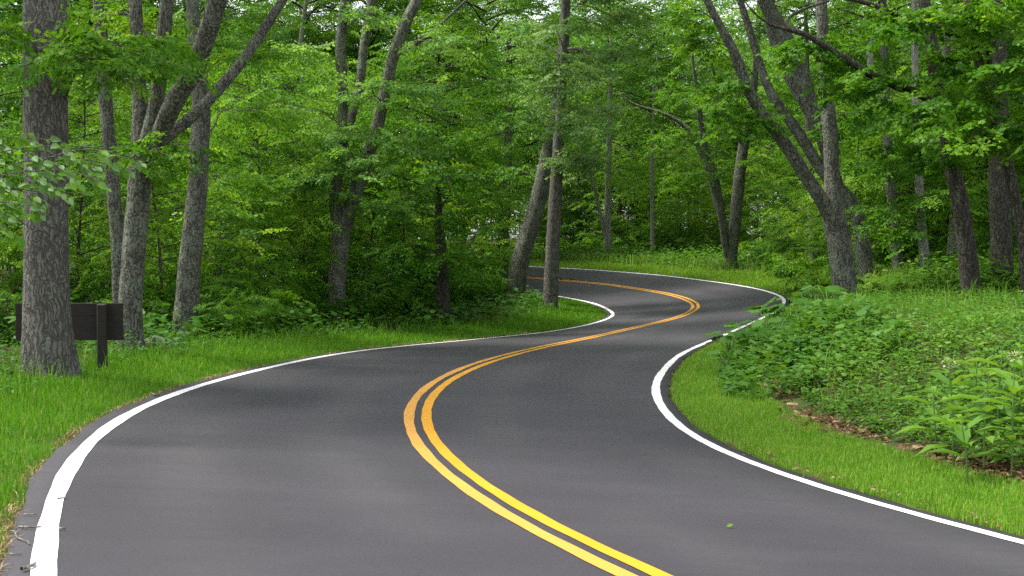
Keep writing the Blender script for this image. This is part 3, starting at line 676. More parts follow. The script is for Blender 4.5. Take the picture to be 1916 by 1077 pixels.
T_('curved', 'curved_stem_tree', 'slim curved stem crossing in front of the stout trunk at the right', (1922, 540),
   [[(1922, 540, 24), (1915, 460, 23), (1897, 354, 22), (1881, 288, 21), (1860, 216, 20), (1839, 146, 20), (1823, 80, 19), (1808, -5, 18)]],
   [([(1846, 170, 12), (1850, 96, 12), (1808, 78, 14), (1756, 52, 14), (1678, 26, 12), (1615, 3, 10), (1560, -8, 7)], .5)], M_DARK, Y=26, crown=(1, 1.5, .6, .5, 1), flare=.3)
T_('bend', 'far_bank_tree', 'short grey trunk at the wood edge left of the bank tree', (1522, 498),
   [[(1522, 498, 19), (1520, 440, 18), (1518, 380, 17), (1514, 280, 15), (1510, 150, 12)]], [], M_LICH, Y=58, crown=(1, -2, .75, 0, 1.5), flare=.3)

# ------------------------------------------------------------------ young trees and shrubs of the wood
g1 = np.random.default_rng(8)
GS, GB = 'young trees of the understorey', 'background trees of the wood'
WS = ['slender leafy young tree', 'broad-leaved young tree', 'low spreading sapling', 'tall narrow young tree', 'bright green small sapling', 'yellow-green leafy young tree', 'pale grey-green young tree']
def sap(u, Y, k, s=1.0, v=None):
    x = (u - CX) / F * Y; place(SAP[k], 'sapling', WS[k], 'young tree', GS, x, Y, None, s)
for u, Y, k, s in [(-180, 27, 0, .9), (-330, 32, 1, 1), (-520, 29, 2, 1), (-420, 24, 2, .9), (-250, 40, 0, 1), (2150, 32, 1, 1), (2120, 40, 0, 1), (2350, 30, 2, 1), (2300, 24, 2, .8), (-40, 33, 1, 1), (140, 31, 0, .9), (300, 32, 2, 1), (60, 40, 3, 1), (230, 38, 0, 1.05), (420, 34, 4, 1), (455, 38, 0, 1.0), (390, 44, 1, 1), (520, 40, 2, 1.05), (560, 47, 0, 1.1), (480, 52, 3, 1.1),
                   (690, 42, 2, 1.0), (745, 44, 4, 1.15), (800, 47, 2, 1.0), (720, 50, 0, 1.0), (640, 52, 1, 1.0), (860, 52, 2, .9), (780, 56, 3, 1.0), (900, 56, 0, .75), (580, 60, 1, 1.1), (330, 55, 3, 1.1), (150, 52, 1, 1.1), (20, 56, 0, 1.2),
                   (1090, 84, 1, 1.0), (1180, 82, 2, 1.1), (1270, 80, 2, 1.1), (1300, 86, 0, 1.1), (1215, 92, 1, 1.2), (1130, 95, 0, 1.2), (1040, 90, 0, 1.1), (985, 86, 2, 1.2), (1350, 78, 0, 1.0), (1420, 74, 2, 1.1), (1450, 80, 1, 1.1), (1390, 90, 3, 1.2), (920, 88, 1, 1.1),
                   (1500, 70, 0, 1.0), (1480, 62, 2, .9), (1560, 52, 2, 1.0), (1590, 60, 1, 1.1), (1640, 46, 4, 1.2), (1650, 55, 0, 1.1), (1700, 44, 2, 1.1), (1770, 44, 0, 1.0), (1850, 42, 1, 1.0), (1930, 41, 0, 1.0), (1780, 50, 1, 1.1), (1890, 46, 3, 1.1), (1980, 38, 1, .95), (1730, 58, 3, 1.1), (475, 36.5, 5, 1.0), (560, 42, 5, 1.1), (430, 41, 5, .95), (640, 46, 5, 1.1), (905, 60, 5, .9), (1165, 81, 5, 1.15), (1285, 83, 5, 1.1), (1610, 44, 5, 1.0), (1690, 47, 5, 1.0), (1120, 90, 6, 1.3), (1050, 84, 6, 1.2), (1200, 96, 6, 1.4), (1330, 92, 6, 1.3), (850, 64, 6, 1.1), (730, 60, 6, 1.1), (300, 42, 5, 1.0)]:
    sap(u, Y, k, s)
WB = ['tall oak-leaved background tree', 'dense green background tree', 'light green background tree']
BT = []
def big_bg(u, Y, k, s, lift=3.0):
    x = (u - CX) / F * Y; z = gz(x, Y)
    o = thing('background_tree', (x, Y, z), '', 'tree', GB, 0, 1)
    key = (k, lift)
    g = np.random.default_rng(int(abs(u) + 3 * Y)); H = lift + 7 * s
    pts = [np.array([0, 0, -.3])] + [np.array([g.normal(0, .15) * q, g.normal(0, .15) * q, H * q / 5]) for q in range(1, 6)]
    tube_obj('trunk', pts, np.linspace(.20, .07, 6) * g.uniform(.8, 1.3), [M_LICH, M_DARK, M_PALE][k], o, sides=9, seg=.6, rough=.05, seed=int(abs(u)))
    for nm, me in (('branches', BIG[k].twigs), ('crown', BIG[k].crown)):
        c = link(nm, me, o, (0, 0, lift)); c.scale = (s,) * 3; c.rotation_euler = (0, 0, g.uniform(0, 6.28)); c['kind'] = 'stuff'
    PENDING.append((o, WB[k], x, Y))
for u, Y, k, s, lf in [(30, 62, 1, 1.1, 3), (180, 58, 2, 1, 3.5), (300, 66, 0, 1.1, 3), (430, 60, 2, 1, 3.5), (520, 70, 1, 1.1, 2.5), (620, 66, 2, 1.1, 3), (700, 74, 0, 1.1, 2.5), (790, 66, 2, .95, 3.2), (860, 76, 0, 1.1, 3), (930, 74, 1, 1., 3.5),
                       (1000, 98, 0, 1.2, 3), (1090, 92, 0, 1.15, 4), (1160, 100, 2, 1.2, 4), (1240, 94, 0, 1.2, 4), (1310, 100, 1, 1.2, 3), (1380, 96, 2, 1.2, 4), (1460, 90, 0, 1.1, 3), (1540, 84, 1, 1.1, 3), (1620, 76, 2, 1.1, 3), (1710, 70, 1, 1.1, 3),
                       (1800, 64, 2, 1, 3.5), (1890, 60, 0, 1, 3), (1960, 54, 1, 1, 3),
                       (-30, 90, 0, 1.3, 2), (120, 96, 1, 1.3, 2), (260, 92, 2, 1.3, 2), (390, 100, 0, 1.3, 2), (500, 98, 1, 1.3, 2), (610, 104, 2, 1.3, 2), (720, 100, 0, 1.3, 2), (820, 108, 1, 1.3, 2), (910, 112, 2, 1.3, 2), (1030, 122, 0, 1.4, 2.5), (1120, 126, 1, 1.4, 2.5), (1210, 120, 2, 1.4, 2.5),
                       (1300, 124, 0, 1.4, 2.5), (1390, 120, 1, 1.4, 2.5), (1480, 116, 2, 1.4, 2.5), (1570, 110, 0, 1.4, 2.5), (1660, 104, 1, 1.4, 2.5), (1750, 98, 0, 1.3, 2.5), (1850, 92, 2, 1.3, 2.5), (1950, 86, 1, 1.3, 2.5)]:
    big_bg(u, Y, k, s, lf)
for j, u in enumerate(range(-60, 2000, 105)):
    big_bg(u + R_.uniform(-25, 25), (64 if u < 880 or u > 1650 else 102) + R_.uniform(-4, 8) + (u > 880) * (u < 1650) * 4, j % 3, 1.15, 8.0 if (u < 880 or u > 1650) else 10.0)
for u, Y, k, s, lf in [(205, 44, 2, .75, 9.5), (575, 58, 2, .8, 11), (1640, 54, 2, .8, 10), (1775, 42, 2, .8, 9), (2050, 35, 1, .8, 8)]:  # trees added to shade the understorey, crowns mostly above the view
    big_bg(u, Y, k, s, lf)
gf = np.random.default_rng(99); FILL = []
def fill(n_, u0, u1, y0, y1, side):
    c = 0
    while c < n_:
        u = gf.uniform(u0, u1); Y = gf.uniform(y0, y1); x = (u - CX) / F * Y; _, lat, dd, _ = lateral(x, Y)
        if dd[0] < 4.5 or lat[0] * side < 0 or any((x - a) ** 2 + (Y - b_) ** 2 < 5 for a, b_ in FILL): continue
        FILL.append((x, Y)); c += 1; k = int(gf.choice([0, 1, 2, 3], p=[.35, .2, .3, .15]))
        o = place(SAP[k], 'sapling', WS[k], 'young tree', GS, x, Y, None, gf.uniform(.8, 1.25)); 
fill(16, -60, 900, 60, 85, -1); fill(24, 940, 1960, 78, 112, 1); fill(12, 1560, 1960, 48, 75, 1)
# far-off wood that reads as one mass
n_ = 2300; th_ = gf.uniform(-.52, .52, n_); rd_ = gf.uniform(140, 185, n_); hz_ = gf.uniform(0, 1, n_) ** 1.1 * 34
pos = np.stack([np.sin(th_) * rd_, np.cos(th_) * rd_, hz_ + 1], 1); keep = vnoise(pos[:, 0], pos[:, 2] * 2, .25, 3) + gf.normal(0, .5, n_) > -.7; pos = pos[keep]
v_, fl_, t_ = sprays('fine', pos, gf.uniform(0, 6.28, len(pos)), gf.normal(-.1, .4, len(pos)), gf.normal(0, .5, len(pos)), gf.uniform(3.4, 5.4, len(pos)), np.clip(.5 + .2 * vnoise(pos[:, 0], pos[:, 2], .3, 2) + gf.normal(0, .1, len(pos)), 0, 1), 'dia', gf)
tag(link('distant_wood', mesh_np('distant_wood', v_, fl_, M_LEAF, t_)), 'far-off leafy wood closing the view behind all the trees', 'wood', None, 'stuff')
GSH = 'shrubs along the wood edge'
WH = ['rounded leafy shrub', 'low broad-leaved bush', 'loose light green bush']
def shr(u, Y, k, s=1.0):
    x = (u - CX) / F * Y; place(SHR[k], 'shrub', WH[k], 'shrub', GSH, x, Y, None, s)
for u, Y, k, s in [(-150, 23, 0, .8), (-300, 21, 1, 1), (-500, 20, 0, 1), (-120, 30, 2, 1), (2100, 27, 0, .9), (2250, 20, 1, 1), (10, 25, 0, .8), (130, 29, 1, 1), (415, 28.5, 0, .55), (455, 30, 2, .5), (510, 32, 0, .6), (545, 34, 1, .7), (590, 36, 0, .6), (665, 37.5, 0, .65), (715, 39, 2, .6), (765, 41.5, 0, .7), (860, 46, 0, .7), (905, 48, 2, .55), (200, 31, 0, 1), (300, 30, 1, .9), (395, 31, 0, .9), (440, 32, 1, 1.1), (480, 34, 2, .8), (520, 36, 0, 1), (565, 38, 1, 1.1), (690, 39, 0, 1.1), (740, 41, 1, 1.1), (780, 44, 0, 1.2), (820, 45, 2, .9), (870, 48, 0, 1.1), (900, 51, 1, 1.1), (600, 41, 2, 1), (460, 42, 0, 1.2), (340, 36, 2, .9), (90, 33, 2, 1),
                   (1060, 84, 0, 1.1), (1110, 88, 2, 1.1), (1150, 86, 0, 1.2), (1200, 88, 2, 1.1), (1235, 85, 0, 1.2), (1285, 90, 0, 1.2), (1020, 90, 2, 1.2), (1340, 86, 0, 1.2), (1175, 95, 2, 1.4), (1095, 96, 0, 1.5), (1080, 78, 1, 1.2), (1130, 80, 0, 1), (1180, 79, 1, 1.2), (1250, 78, 0, 1.1), (1320, 76, 1, 1.2), (1300, 74, 0, .7), (1420, 70, 1, 1.2), (1450, 66, 0, 1), (1390, 78, 2, 1), (1480, 58, 1, 1.2), (1500, 64, 0, 1.1),
                   (1540, 44, 1, 1.1), (1600, 42, 0, .8), (1650, 46, 1, 1), (1710, 44, 0, .9), (1760, 42, 1, 1), (1850, 40, 0, .9), (1900, 38, 1, .9), (1700, 42, 1, .8)]:
    shr(u, Y, k, s)
name_pending()

# ------------------------------------------------------------------ leafy boughs that hang in front of or between the trunks
def bough_set(key, specs, seed, spray='beech', kind='oval', mat=M_LEAF, tint=.5, size=.8, step=.32, r0=.022, indiv=None):
    """specs: (u0, v0, u1, v1, dY0, dY1): a bough from pixel 0 to pixel 1, distances relative to the tree"""
    o, root, Y = TREES[key]; g = np.random.default_rng(seed); brs = []
    for u0, v0, u1, v1, d0, d1 in specs:
        a = at(u0, v0, Y + d0); b_ = at(u1, v1, Y + d1); Ln = np.linalg.norm(b_ - a); k = 6; P = []
        for q in range(k + 1):
            t = q / k; p = a + (b_ - a) * t + np.array([0, 0, .18 * Ln * math.sin(math.pi * t)]) + g.normal(0, .03 * Ln, 3) * (t * (1 - t) * 3); P.append(p - root)
        B0 = np.array(P); brs.append(B0)
        for q in (2, 3, 4):                                   # side shoots
            d = B0[q + 1] - B0[q - 1]; h = math.atan2(d[1], d[0]) + (1 if q % 2 else -1) * g.uniform(.6, 1.1)
            L2 = Ln * g.uniform(.25, .45); P2 = [B0[q]]
            for _ in range(3): h += g.normal(0, .2); P2.append(P2[-1] + L2 / 3 * np.array([math.cos(h), math.sin(h), g.normal(.05, .12)]))
            brs.append(np.array(P2))
    v, fl, t = crown_from_branches(brs, spray, kind, g, step, size, tint, .12, .15)
    c = link('leafy_boughs', mesh_np('leafy_boughs', v, fl, mat, t), o); c['kind'] = 'stuff'
    v, fl = join([tube(B, np.linspace(r0 if j % 4 == 0 else r0 * .4, .004, len(B)), 6, .25, .04, j, cap=False) for j, B in enumerate(brs)])
    c = link('bough_wood', mesh_np('bough_wood', v, fl, M_TWIG, smooth=True), o); c['kind'] = 'stuff'

bough_set('oak', [(110, 170, 300, 120, 0, -1.5), (120, 190, 250, 175, 0, -2.5), (60, 60, -60, 130, 0, -1)], 1, 'oak', 'oak', M_LEAF, .55, .75, .26)
bough_set('multi', [(260, 150, 370, 130, 0, -2), (250, 330, 330, 300, 0, -1), (300, 100, 200, 30, 0, 1), (405, 10, 440, -60, 0, 2)], 2, 'oak', 'oak', M_LEAF, .5, .75, .28)
bough_set('lich', [(372, 150, 520, 120, 0, 2), (370, 100, 470, 30, 0, 1.5), (372, 260, 520, 250, 0, 3), (360, 380, 480, 380, .5, 3)], 3, 'beech', 'oval', M_LEAF_LIGHT, .5, .9, .32)
bough_set('fork', [(640, 330, 540, 370, 0, -1), (690, 270, 800, 300, 0, -1.5), (720, 180, 820, 190, 0, -1), (635, 230, 520, 210, 0, 0), (700, 250, 620, 300, 0, -1.5), (740, 90, 860, 110, 0, -1), (640, 130, 560, 100, 0, -.5), (650, 400, 760, 410, 0, -.5), (640, 60, 720, 30, 0, -1), (680, 330, 600, 250, 0, -2), (655, 370, 600, 330, 0, -2), (640, 300, 700, 340, 0, -2), (720, 200, 660, 180, 0, -2)], 4, 'oak', 'dia', M_LEAF_COOL, .58, 1.0, .34)
bough_set('brush', [(812, 380, 720, 400, 0, -1.5), (812, 420, 900, 430, 0, -1.5), (815, 470, 730, 500, 0, -2), (818, 500, 890, 520, 0, -2), (805, 300, 880, 320, 0, -2), (805, 260, 720, 280, 0, -2), (808, 340, 860, 380, 0, -3)], 5, 'maple', 'oval', M_LEAF, .5, 1.0, .4)
bough_set('lean', [(1010, 340, 940, 330, 0, 1), (1030, 270, 1100, 270, 0, -2), (1035, 250, 960, 230, 0, -2), (1045, 180, 960, 160, 0, -1), (1050, 130, 1140, 150, 0, -2), (1055, 80, 960, 70, 0, -1), (1055, 60, 1140, 60, 0, -2)], 6, 'oak', 'dia', M_LEAF_COOL, .50, 1.25, .4)
bough_set('straight', [(1045, 300, 1120, 320, 0, -1), (1050, 220, 1150, 220, 0, -1), (1062, 120, 1180, 110, 0, -1), (1068, 60, 1200, 50, 0, 0), (1060, 150, 1000, 110, 0, -2), (1070, 20, 1170, -10, 0, -1), (1040, 330, 1090, 300, 0, -1), (1050, 200, 1010, 190, 0, -2.5), (1046, 260, 1100, 240, 0, -2.5), (1052, 150, 1110, 170, 0, -2.5), (1054, 90, 1020, 60, 0, -2.5)], 7, 'oak', 'dia', M_LEAF_PALE, .60, 1.25, .36)
bough_set('pale', [(1138, 330, 1190, 330, 0, 2), (1140, 260, 1220, 270, 0, -3), (1140, 220, 1080, 200, 0, -3), (1142, 150, 1240, 150, 0, -3), (1142, 100, 1100, 80, 0, -3)], 8, 'fine', 'dia', M_LEAF, .5, 1.5, .5)
bough_set('thin', [(1221, 400, 1280, 390, 0, -2), (1221, 360, 1160, 350, 0, -2), (1221, 300, 1300, 310, 0, -3), (1222, 240, 1180, 210, 0, -3)], 9, 'beech', 'dia', M_LEAF_LIGHT, .5, 1.5, .5)
bough_set('far_fork', [(1385, 310, 1460, 330, 0, -2), (1340, 340, 1270, 350, 0, -2), (1390, 270, 1470, 250, 0, -2), (1320, 280, 1240, 270, 0, -2), (1405, 200, 1480, 180, 0, -1), (1310, 220, 1250, 170, 0, -1), (1410, 140, 1340, 110, 0, -2), (1415, 80, 1300, 60, 0, -2), (1400, 220, 1330, 200, 0, -3)], 10, 'oak', 'dia', M_LEAF, .5, 1.4, .42)
bough_set('bank', [(1400, 170, 1330, 200, 0, -1), (1372, 95, 1290, 90, 0, 0), (1350, 50, 1270, 20, 0, 0), (1440, 235, 1390, 260, 0, -1), (1420, 200, 1350, 250, 0, 1), (1550, 240, 1600, 260, 0, 2)], 11, 'oak', 'oak', M_LEAF, .42, .85, .3)
bough_set('bank4', [(1724, 400, 1650, 420, 0, -1), (1722, 370, 1790, 400, 0, -1.5), (1720, 320, 1640, 330, 0, -1), (1726, 440, 1680, 470, 0, -1.5), (1718, 280, 1790, 290, 0, -1), (1722, 350, 1620, 300, 0, 0), (1715, 220, 1640, 230, 0, -1)], 12, 'maple', 'oval', M_LEAF_LIGHT, .5, .85, .34)
bough_set('right', [(1785, 320, 1720, 300, 0, -1), (1770, 240, 1850, 260, 0, -2), (1765, 220, 1690, 250, 0, 2), (1755, 160, 1840, 150, 0, -2), (1740, 60, 1650, 80, 0, -1), (1620, 135, 1560, 180, 0, -.5), (1680, 160, 1650, 210, 0, -1), (1540, 84, 1500, 120, 0, -.5)], 13, 'maple', 'maple', M_LEAF, .5, .8, .3)
bough_set('curved', [(1860, 216, 1800, 210, 0, -1.5), (1885, 300, 1810, 270, 0, -2), (1850, 180, 1930, 160, 0, -2), (1825, 90, 1900, 70, 0, -2), (1880, 280, 1940, 270, 0, -2), (1756, 52, 1700, 70, 0, -1), (1820, 60, 1740, 20, 0, -1), (1850, 96, 1920, 30, 0, -2)], 14, 'maple', 'maple', M_LEAF, .42, .75, .28)

# bare pale dead branches high on the leaning tree
o, root, Y = TREES['lean']
for j, P in enumerate([[(1046, 100), (1020, 85), (990, 78), (975, 92)], [(1060, 92), (1085, 92), (1105, 112), (1120, 130), (1128, 160)], [(1105, 112), (1135, 108), (1160, 100), (1190, 98)], [(1120, 130), (1140, 140), (1135, 175)], [(950, 276), (930, 277), (905, 279)]]):
    pp = np.array([at(u, v, Y - 1.6 + .1 * q) for q, (u, v) in enumerate(P)]) - root
    tube_obj('dead_branch', pp, np.linspace(.055, .018, len(pp)), M_DEAD, o, sides=6, seg=.12, rough=.12, seed=j)

# ------------------------------------------------------------------ beech spray reaching in from the left picture edge, leaf by leaf
def leaf_mesh(kind, mat, tint=.5):
    tv, tf = LT[kind]; return mesh_np('leaf', tv, tf, mat, np.full(len(tv), tint))
def orient(D, Nn):
    D = unit(D); Nn = unit(Nn - D * D.dot(Nn)); S = np.cross(Nn, D)
    from mathutils import Matrix
    return Matrix([[D[0], S[0], Nn[0]], [D[1], S[1], Nn[1]], [D[2], S[2], Nn[2]]]).to_quaternion()
def put_leaf(me, parent, p, D, Nn, s, name='leaf'):
    o = link(name, me, parent, tuple(p)); o.rotation_mode = 'QUATERNION'; o.rotation_quaternion = orient(np.asarray(D, float), np.asarray(Nn, float)); o.scale = (s,) * 3; return o
YB = 12.6; xb = (-150 - CX) / F * YB
root = np.array([xb, YB, gz(xb, YB)])
bs = thing('beech_sapling', tuple(root), 'young beech whose leafy sprays reach across the thick oak trunk', 'young tree')
tube_obj('trunk', [(0, 0, -.2), (.05, 0, 1.2), (.02, .05, 2.4), (.12, .1, 4.2)], [.05, .045, .038, .02], M_TWIG, bs, sides=10)
gb = np.random.default_rng(77); LMS = [leaf_mesh('oval', M_LEAF_PALE, .40), leaf_mesh('oval', M_LEAF_PALE, .25), leaf_mesh('oval', M_LEAF_LIGHT, .35)]
cnt = 0
for j, (u0, v0, u1, v1, d) in enumerate([(-30, 292, 215, 278, -.3), (-30, 322, 250, 318, .1), (-30, 352, 170, 362, -.4), (-30, 385, 90, 392, -.6), (60, 305, 290, 305, .3), (-30, 262, 100, 262, .2), (-30, 335, 200, 342, -.7), (-30, 420, 60, 430, -.5)]):
    a = at(u0, v0, YB + d) - root; b_ = at(u1, v1, YB + d + .2) - root; ctl = (a + b_) / 2 + [0, gb.normal(0, .15), .10 + gb.normal(0, .06)]
    Pp = np.array([a, ctl, b_]); tube_obj('twig', [np.array([.04, 0, a[2] - .25])] + list(Pp) if u0 < 0 else Pp, np.linspace(.007, .003, len(Pp) + (u0 < 0)), M_TWIG, bs, sides=6, seg=.1)
    axis = unit(b_ - a); side = unit(np.cross([0, 0, 1.], axis)); Ln = np.linalg.norm(b_ - a)
    for q in range(int(Ln / .15)):
        t0 = (q + .5) * .15 / Ln; p0 = a * (1 - t0) ** 2 + 2 * ctl * t0 * (1 - t0) + b_ * t0 * t0; sg = 1 if q % 2 else -1
        L2 = .30 * (1.2 - t0) * gb.uniform(.7, 1.2); d2 = unit(axis * .75 + side * sg * .6 + np.array([0, 0, -.15 + .4 * sg]))
        tube_obj('twig', [p0, p0 + d2 * L2], [.004, .002], M_TWIG, bs, sides=4, seg=.2)
        for e in range(int(L2 / .034) + 1):
            if cnt >= 300: break
            p = p0 + d2 * (e * .034 + .02) + gb.normal(0, .01, 3); b2 = unit(d2 + side * sg * (-1) ** e * .55 + axis * .35 * (-1) ** e + gb.normal(0, .22, 3) + np.array([0, 0, -.45]))
            put_leaf(LMS[int(gb.integers(0, 3))], bs, p, b2, np.array([0, -.8, .6]) + gb.normal(0, .3, 3), gb.uniform(.08, .125)); cnt += 1

# ------------------------------------------------------------------ grass on the verges
def verge_points(side, n_, s0, s1, d0, d1, gg, power=1.25, dpow=1.0):
    a, b_ = int((s0 + S0) / DS), int((s1 + S0) / DS); idx = np.arange(max(a, 0), min(b_, N))
    wt = 1 / np.maximum(cl[idx, 1], 5) ** power; wt /= wt.sum()
    st = gg.choice(idx, n_, p=wt); fr = gg.random(n_); dd = d0 + (d1 - d0) * gg.random(n_) ** dpow
    off = np.where(side < 0, -(offL[st] + sh_l[st] + dd), offR[st] + SH + dd)
    fx = fr[:, None] * DS
    p = cl[st, :2] + tg[st] * fx + nr[st] * off[:, None]
    _, _, d_, _ = lateral(p[:, 0], p[:, 1]); ok = d_ > d0 * .6 + .005 + gg.normal(0, .03, n_).clip(-.03, .1)
    p, d_ = p[ok], d_[ok]
    pr = proj(np.c_[p, np.zeros(len(p))]); mg = 120 + 5200 / np.maximum(p[:, 1], 3); ok = (p[:, 1] > 2.5) & (pr[:, 0] > -mg) & (pr[:, 0] < 1916 + mg)
    p, d_ = p[ok], d_[ok]
    return np.c_[p, ground_z(p[:, 0], p[:, 1])], d_
def blades(P, h, wd, tint, gg, bend=.45):
    n_ = len(P); a = gg.uniform(0, 6.283, n_); b_ = gg.uniform(0, 6.283, n_); ln = gg.uniform(.15, 1, n_) * bend * h
    s = np.stack([np.cos(a), np.sin(a), 0 * a], 1) * (wd / 2)[:, None]; o = np.stack([np.cos(b_), np.sin(b_), 0 * b_], 1) * ln[:, None]
    up = np.array([0, 0, 1.])
    V = np.stack([P - s - up * .02, P + s - up * .02, P + s * .8 + o * .3 + up * (h * .6)[:, None], P - s * .8 + o * .3 + up * (h * .6)[:, None], P + o + up * (h * gg.uniform(.8, 1.0, n_))[:, None]], 1).reshape(-1, 3)
    i = np.arange(n_)[:, None] * 5
    return V, [i + np.array([[0, 1, 2, 3]]), i + np.array([[3, 2, 4]])], np.repeat(tint, 5)
gg = np.random.default_rng(12)
def grass(name, label, side, n_, s0, s1, d0, d1, h0, hgrow, tint, dpow=1.0, power=1.25):
    P, dd = verge_points(side, n_, s0, s1, d0, d1, gg, power, dpow)
    nz = vnoise(P[:, 0], P[:, 1], 3.1, 3) * .5 + vnoise(P[:, 0], P[:, 1], 9.0, 5) * .5
    h = (h0 + hgrow * np.clip(dd - .3, 0, 2.5)) * np.clip(gg.normal(1 + .22 * nz, .3), .35, 2.0); h *= np.clip(.45 + dd * 3, 0, 1)
    wd = np.maximum(.0055, .00042 * P[:, 1]) * gg.uniform(.8, 1.5, len(P))
    t = np.clip(tint + .10 * nz + gg.normal(0, .14, len(P)), 0, .93); dry = gg.random(len(P)) < .05; t[dry] = 1
    v, fl, tt = blades(P, h, wd, t, gg)
    o = link(name, mesh_np(name, v, fl, M_GRASS, tt)); tag(o, label, 'grass', None, 'stuff'); return o
grass('verge_grass', 'mown grass verge along the left side of the road', -1, 160000, -7, 66, 0, 2.3, .070, .055, .47, .9)
grass('verge_grass', 'sunlit-tinted mown grass verge below the leafy bank on the right', 1, 145000, -8, 30, 0, 1.25, .062, .012, .74, 1.0)  # sunlight put into the blade tint, higher than on the left verge
grass('verge_grass', 'pale green grass verge outside the far bend', 1, 58000, 29, 75, 0, 4.5, .10, .045, .80, 1.0, 1.0)

# ------------------------------------------------------------------ herb layers nobody could count
def herbs(P, h, nl, lsz, kind, tint, gg, up=.35, stems=True):
    """every plant: a stem with nl leaves held out around it"""
    n_ = len(P); k = nl; f_ = (np.arange(k)[None] + gg.uniform(.2, 1, (n_, k))) / k
    a = gg.uniform(0, 6.283, (n_, 1)) + np.arange(k)[None] * 2.4 + gg.normal(0, .3, (n_, k))
    lean = gg.normal(0, .18, (n_, 1, 2)); z = h[:, None] * (.30 + .70 * f_)
    out = np.stack([np.cos(a), np.sin(a)], -1)
    rad = (.35 + .5 * (1 - f_)) * lsz[:, None] * .8
    pos = np.concatenate([P[:, None, :2] + lean * z[..., None] + out * rad[..., None], (P[:, 2:3] + z)[..., None]], -1).reshape(-1, 3)
    D = np.concatenate([out, gg.normal(-.1 + up * .2, .25, (n_, k, 1))], -1).reshape(-1, 3)
    Nn = np.array([0, 0, 1.]) + gg.normal(0, .32, D.shape)
    S = (lsz[:, None] * gg.uniform(.6, 1.15, (n_, k))).ravel()
    t = np.clip(np.repeat(tint, k) + gg.normal(0, .1, n_ * k), 0, 1)
    return leaves(pos, D, Nn, S, t, kind)
def herb_obj(name, label, parts, mat=M_HERB):
    v, fl, t = join_leaves(parts); o = link(name, mesh_np(name, v, fl, mat, t)); tag(o, label, 'plants', None, 'stuff'); return o
def herb_layer(side, n_, s0, s1, d0, d1, hmin, hmax, ls, kind, tint, nl=6, power=1.3, dpow=1.0, clump=0.3):
    P, dd = verge_points(side, n_, s0, s1, d0, d1, gg, power, dpow)
    nz = vnoise(P[:, 0], P[:, 1], 1.9, 7) * .6 + vnoise(P[:, 0], P[:, 1], 5.3, 9) * .4
    keep = nz + gg.normal(0, .4, len(P)) > -1 + clump; P, dd, nz = P[keep], dd[keep], nz[keep]
    h = gg.uniform(hmin, hmax, len(P)) * (1 + .3 * nz) * np.clip(.35 + (dd - d0) / .6, .35, 1)
    l_ = ls * gg.uniform(.6, 1.4, len(P)); t = tint + .12 * nz + gg.normal(0, .09, len(P))
    return herbs(P, h, nl, l_, kind, t, gg)
herb_obj('bank_herbs', 'low leafy herbs carpeting the bank on the right', [
    herb_layer(1, 8500, -9, 12, 1.65, 7.0, .08, .24, .050, 'oval', .78, 7, 1.0), herb_layer(1, 4500, -9, 12, 1.75, 8.0, .12, .28, .065, 'maple', .80, 6, 1.0),  # sun and tree shade put into tint: near layers lighter, middle ones darker
    herb_layer(1, 9500, 3, 38, 1.5, 9.0, .08, .26, .060, 'oval', .45, 6), herb_layer(1, 3400, 2, 36, 1.6, 10.0, .12, .30, .075, 'maple', .45, 6), herb_layer(1, 2500, -9, 30, 1.6, 6, .08, .2, .05, 'dia', .75, 7, 1.0), herb_layer(1, 1300, 10, 30, .75, 3.2, .16, .36, .10, 'maple', .45, 7, .6), herb_layer(1, 500, 12, 34, .9, 3.0, .18, .38, .15, 'broad', .42, 5, .6)])
herb_obj('woodland_herbs', 'taller shade herbs edging the wood along the left verge', [
    herb_layer(-1, 8000, -7, 60, 1.5, 6.0, .12, .34, .065, 'oval', .45, 6, 1.0, 1.3), herb_layer(-1, 3600, -5, 60, 2.0, 8.0, .2, .65, .10, 'maple', .45, 6, 1.0, 1.3), herb_layer(-1, 700, 14, 60, 2.2, 5.0, .3, .8, .16, 'broad', .45, 5, .8)])
herb_obj('verge_weeds', 'small round-leaved weeds scattered through the mown verges', [herb_layer(-1, 1500, -7, 50, .25, 2.0, .03, .09, .035, 'oval', .6, 6, 1.2), herb_layer(1, 700, -8, 24, .2, 1.2, .03, .08, .03, 'oval', .75, 6, 1.2)])
herb_obj('wood_edge_herbs', 'leafy herbs where the far verge meets the trees', [
    herb_layer(1, 7000, 26, 75, 3.4, 9.0, .25, .65, .16, 'dia', .55, 6, .6), herb_layer(1, 3000, 26, 75, 4.0, 10.0, .5, 1.0, .2, 'oval', .5, 6, .6)])
def stalks(side, n_, s0, s1, d0, d1, h0, h1, tint, label, mat=M_GRASS, power=1.0):
    P, dd = verge_points(side, n_, s0, s1, d0, d1, gg, power); h = gg.uniform(h0, h1, len(P)); wd = np.maximum(.006, .0005 * P[:, 1])
    v, fl, tt = blades(P, h, wd, np.clip(gg.normal(tint, .15, len(P)), 0, 1), gg, .5); o = link('tall_grass', mesh_np('tall_grass', v, fl, mat, tt)); tag(o, label, 'grass', None, 'stuff')
stalks(1, 2200, -8, 30, 1.6, 7, .25, .65, .7, 'loose tall grass stems standing among the bank herbs')
stalks(-1, 5000, -5, 55, 1.5, 3.2, .2, .5, .55, 'loose tall grass along the shaded left wood edge')
stalks(1, 2500, 26, 75, 3.2, 5.5, .4, .9, .85, 'pale seeding grass stems along the far wood edge')

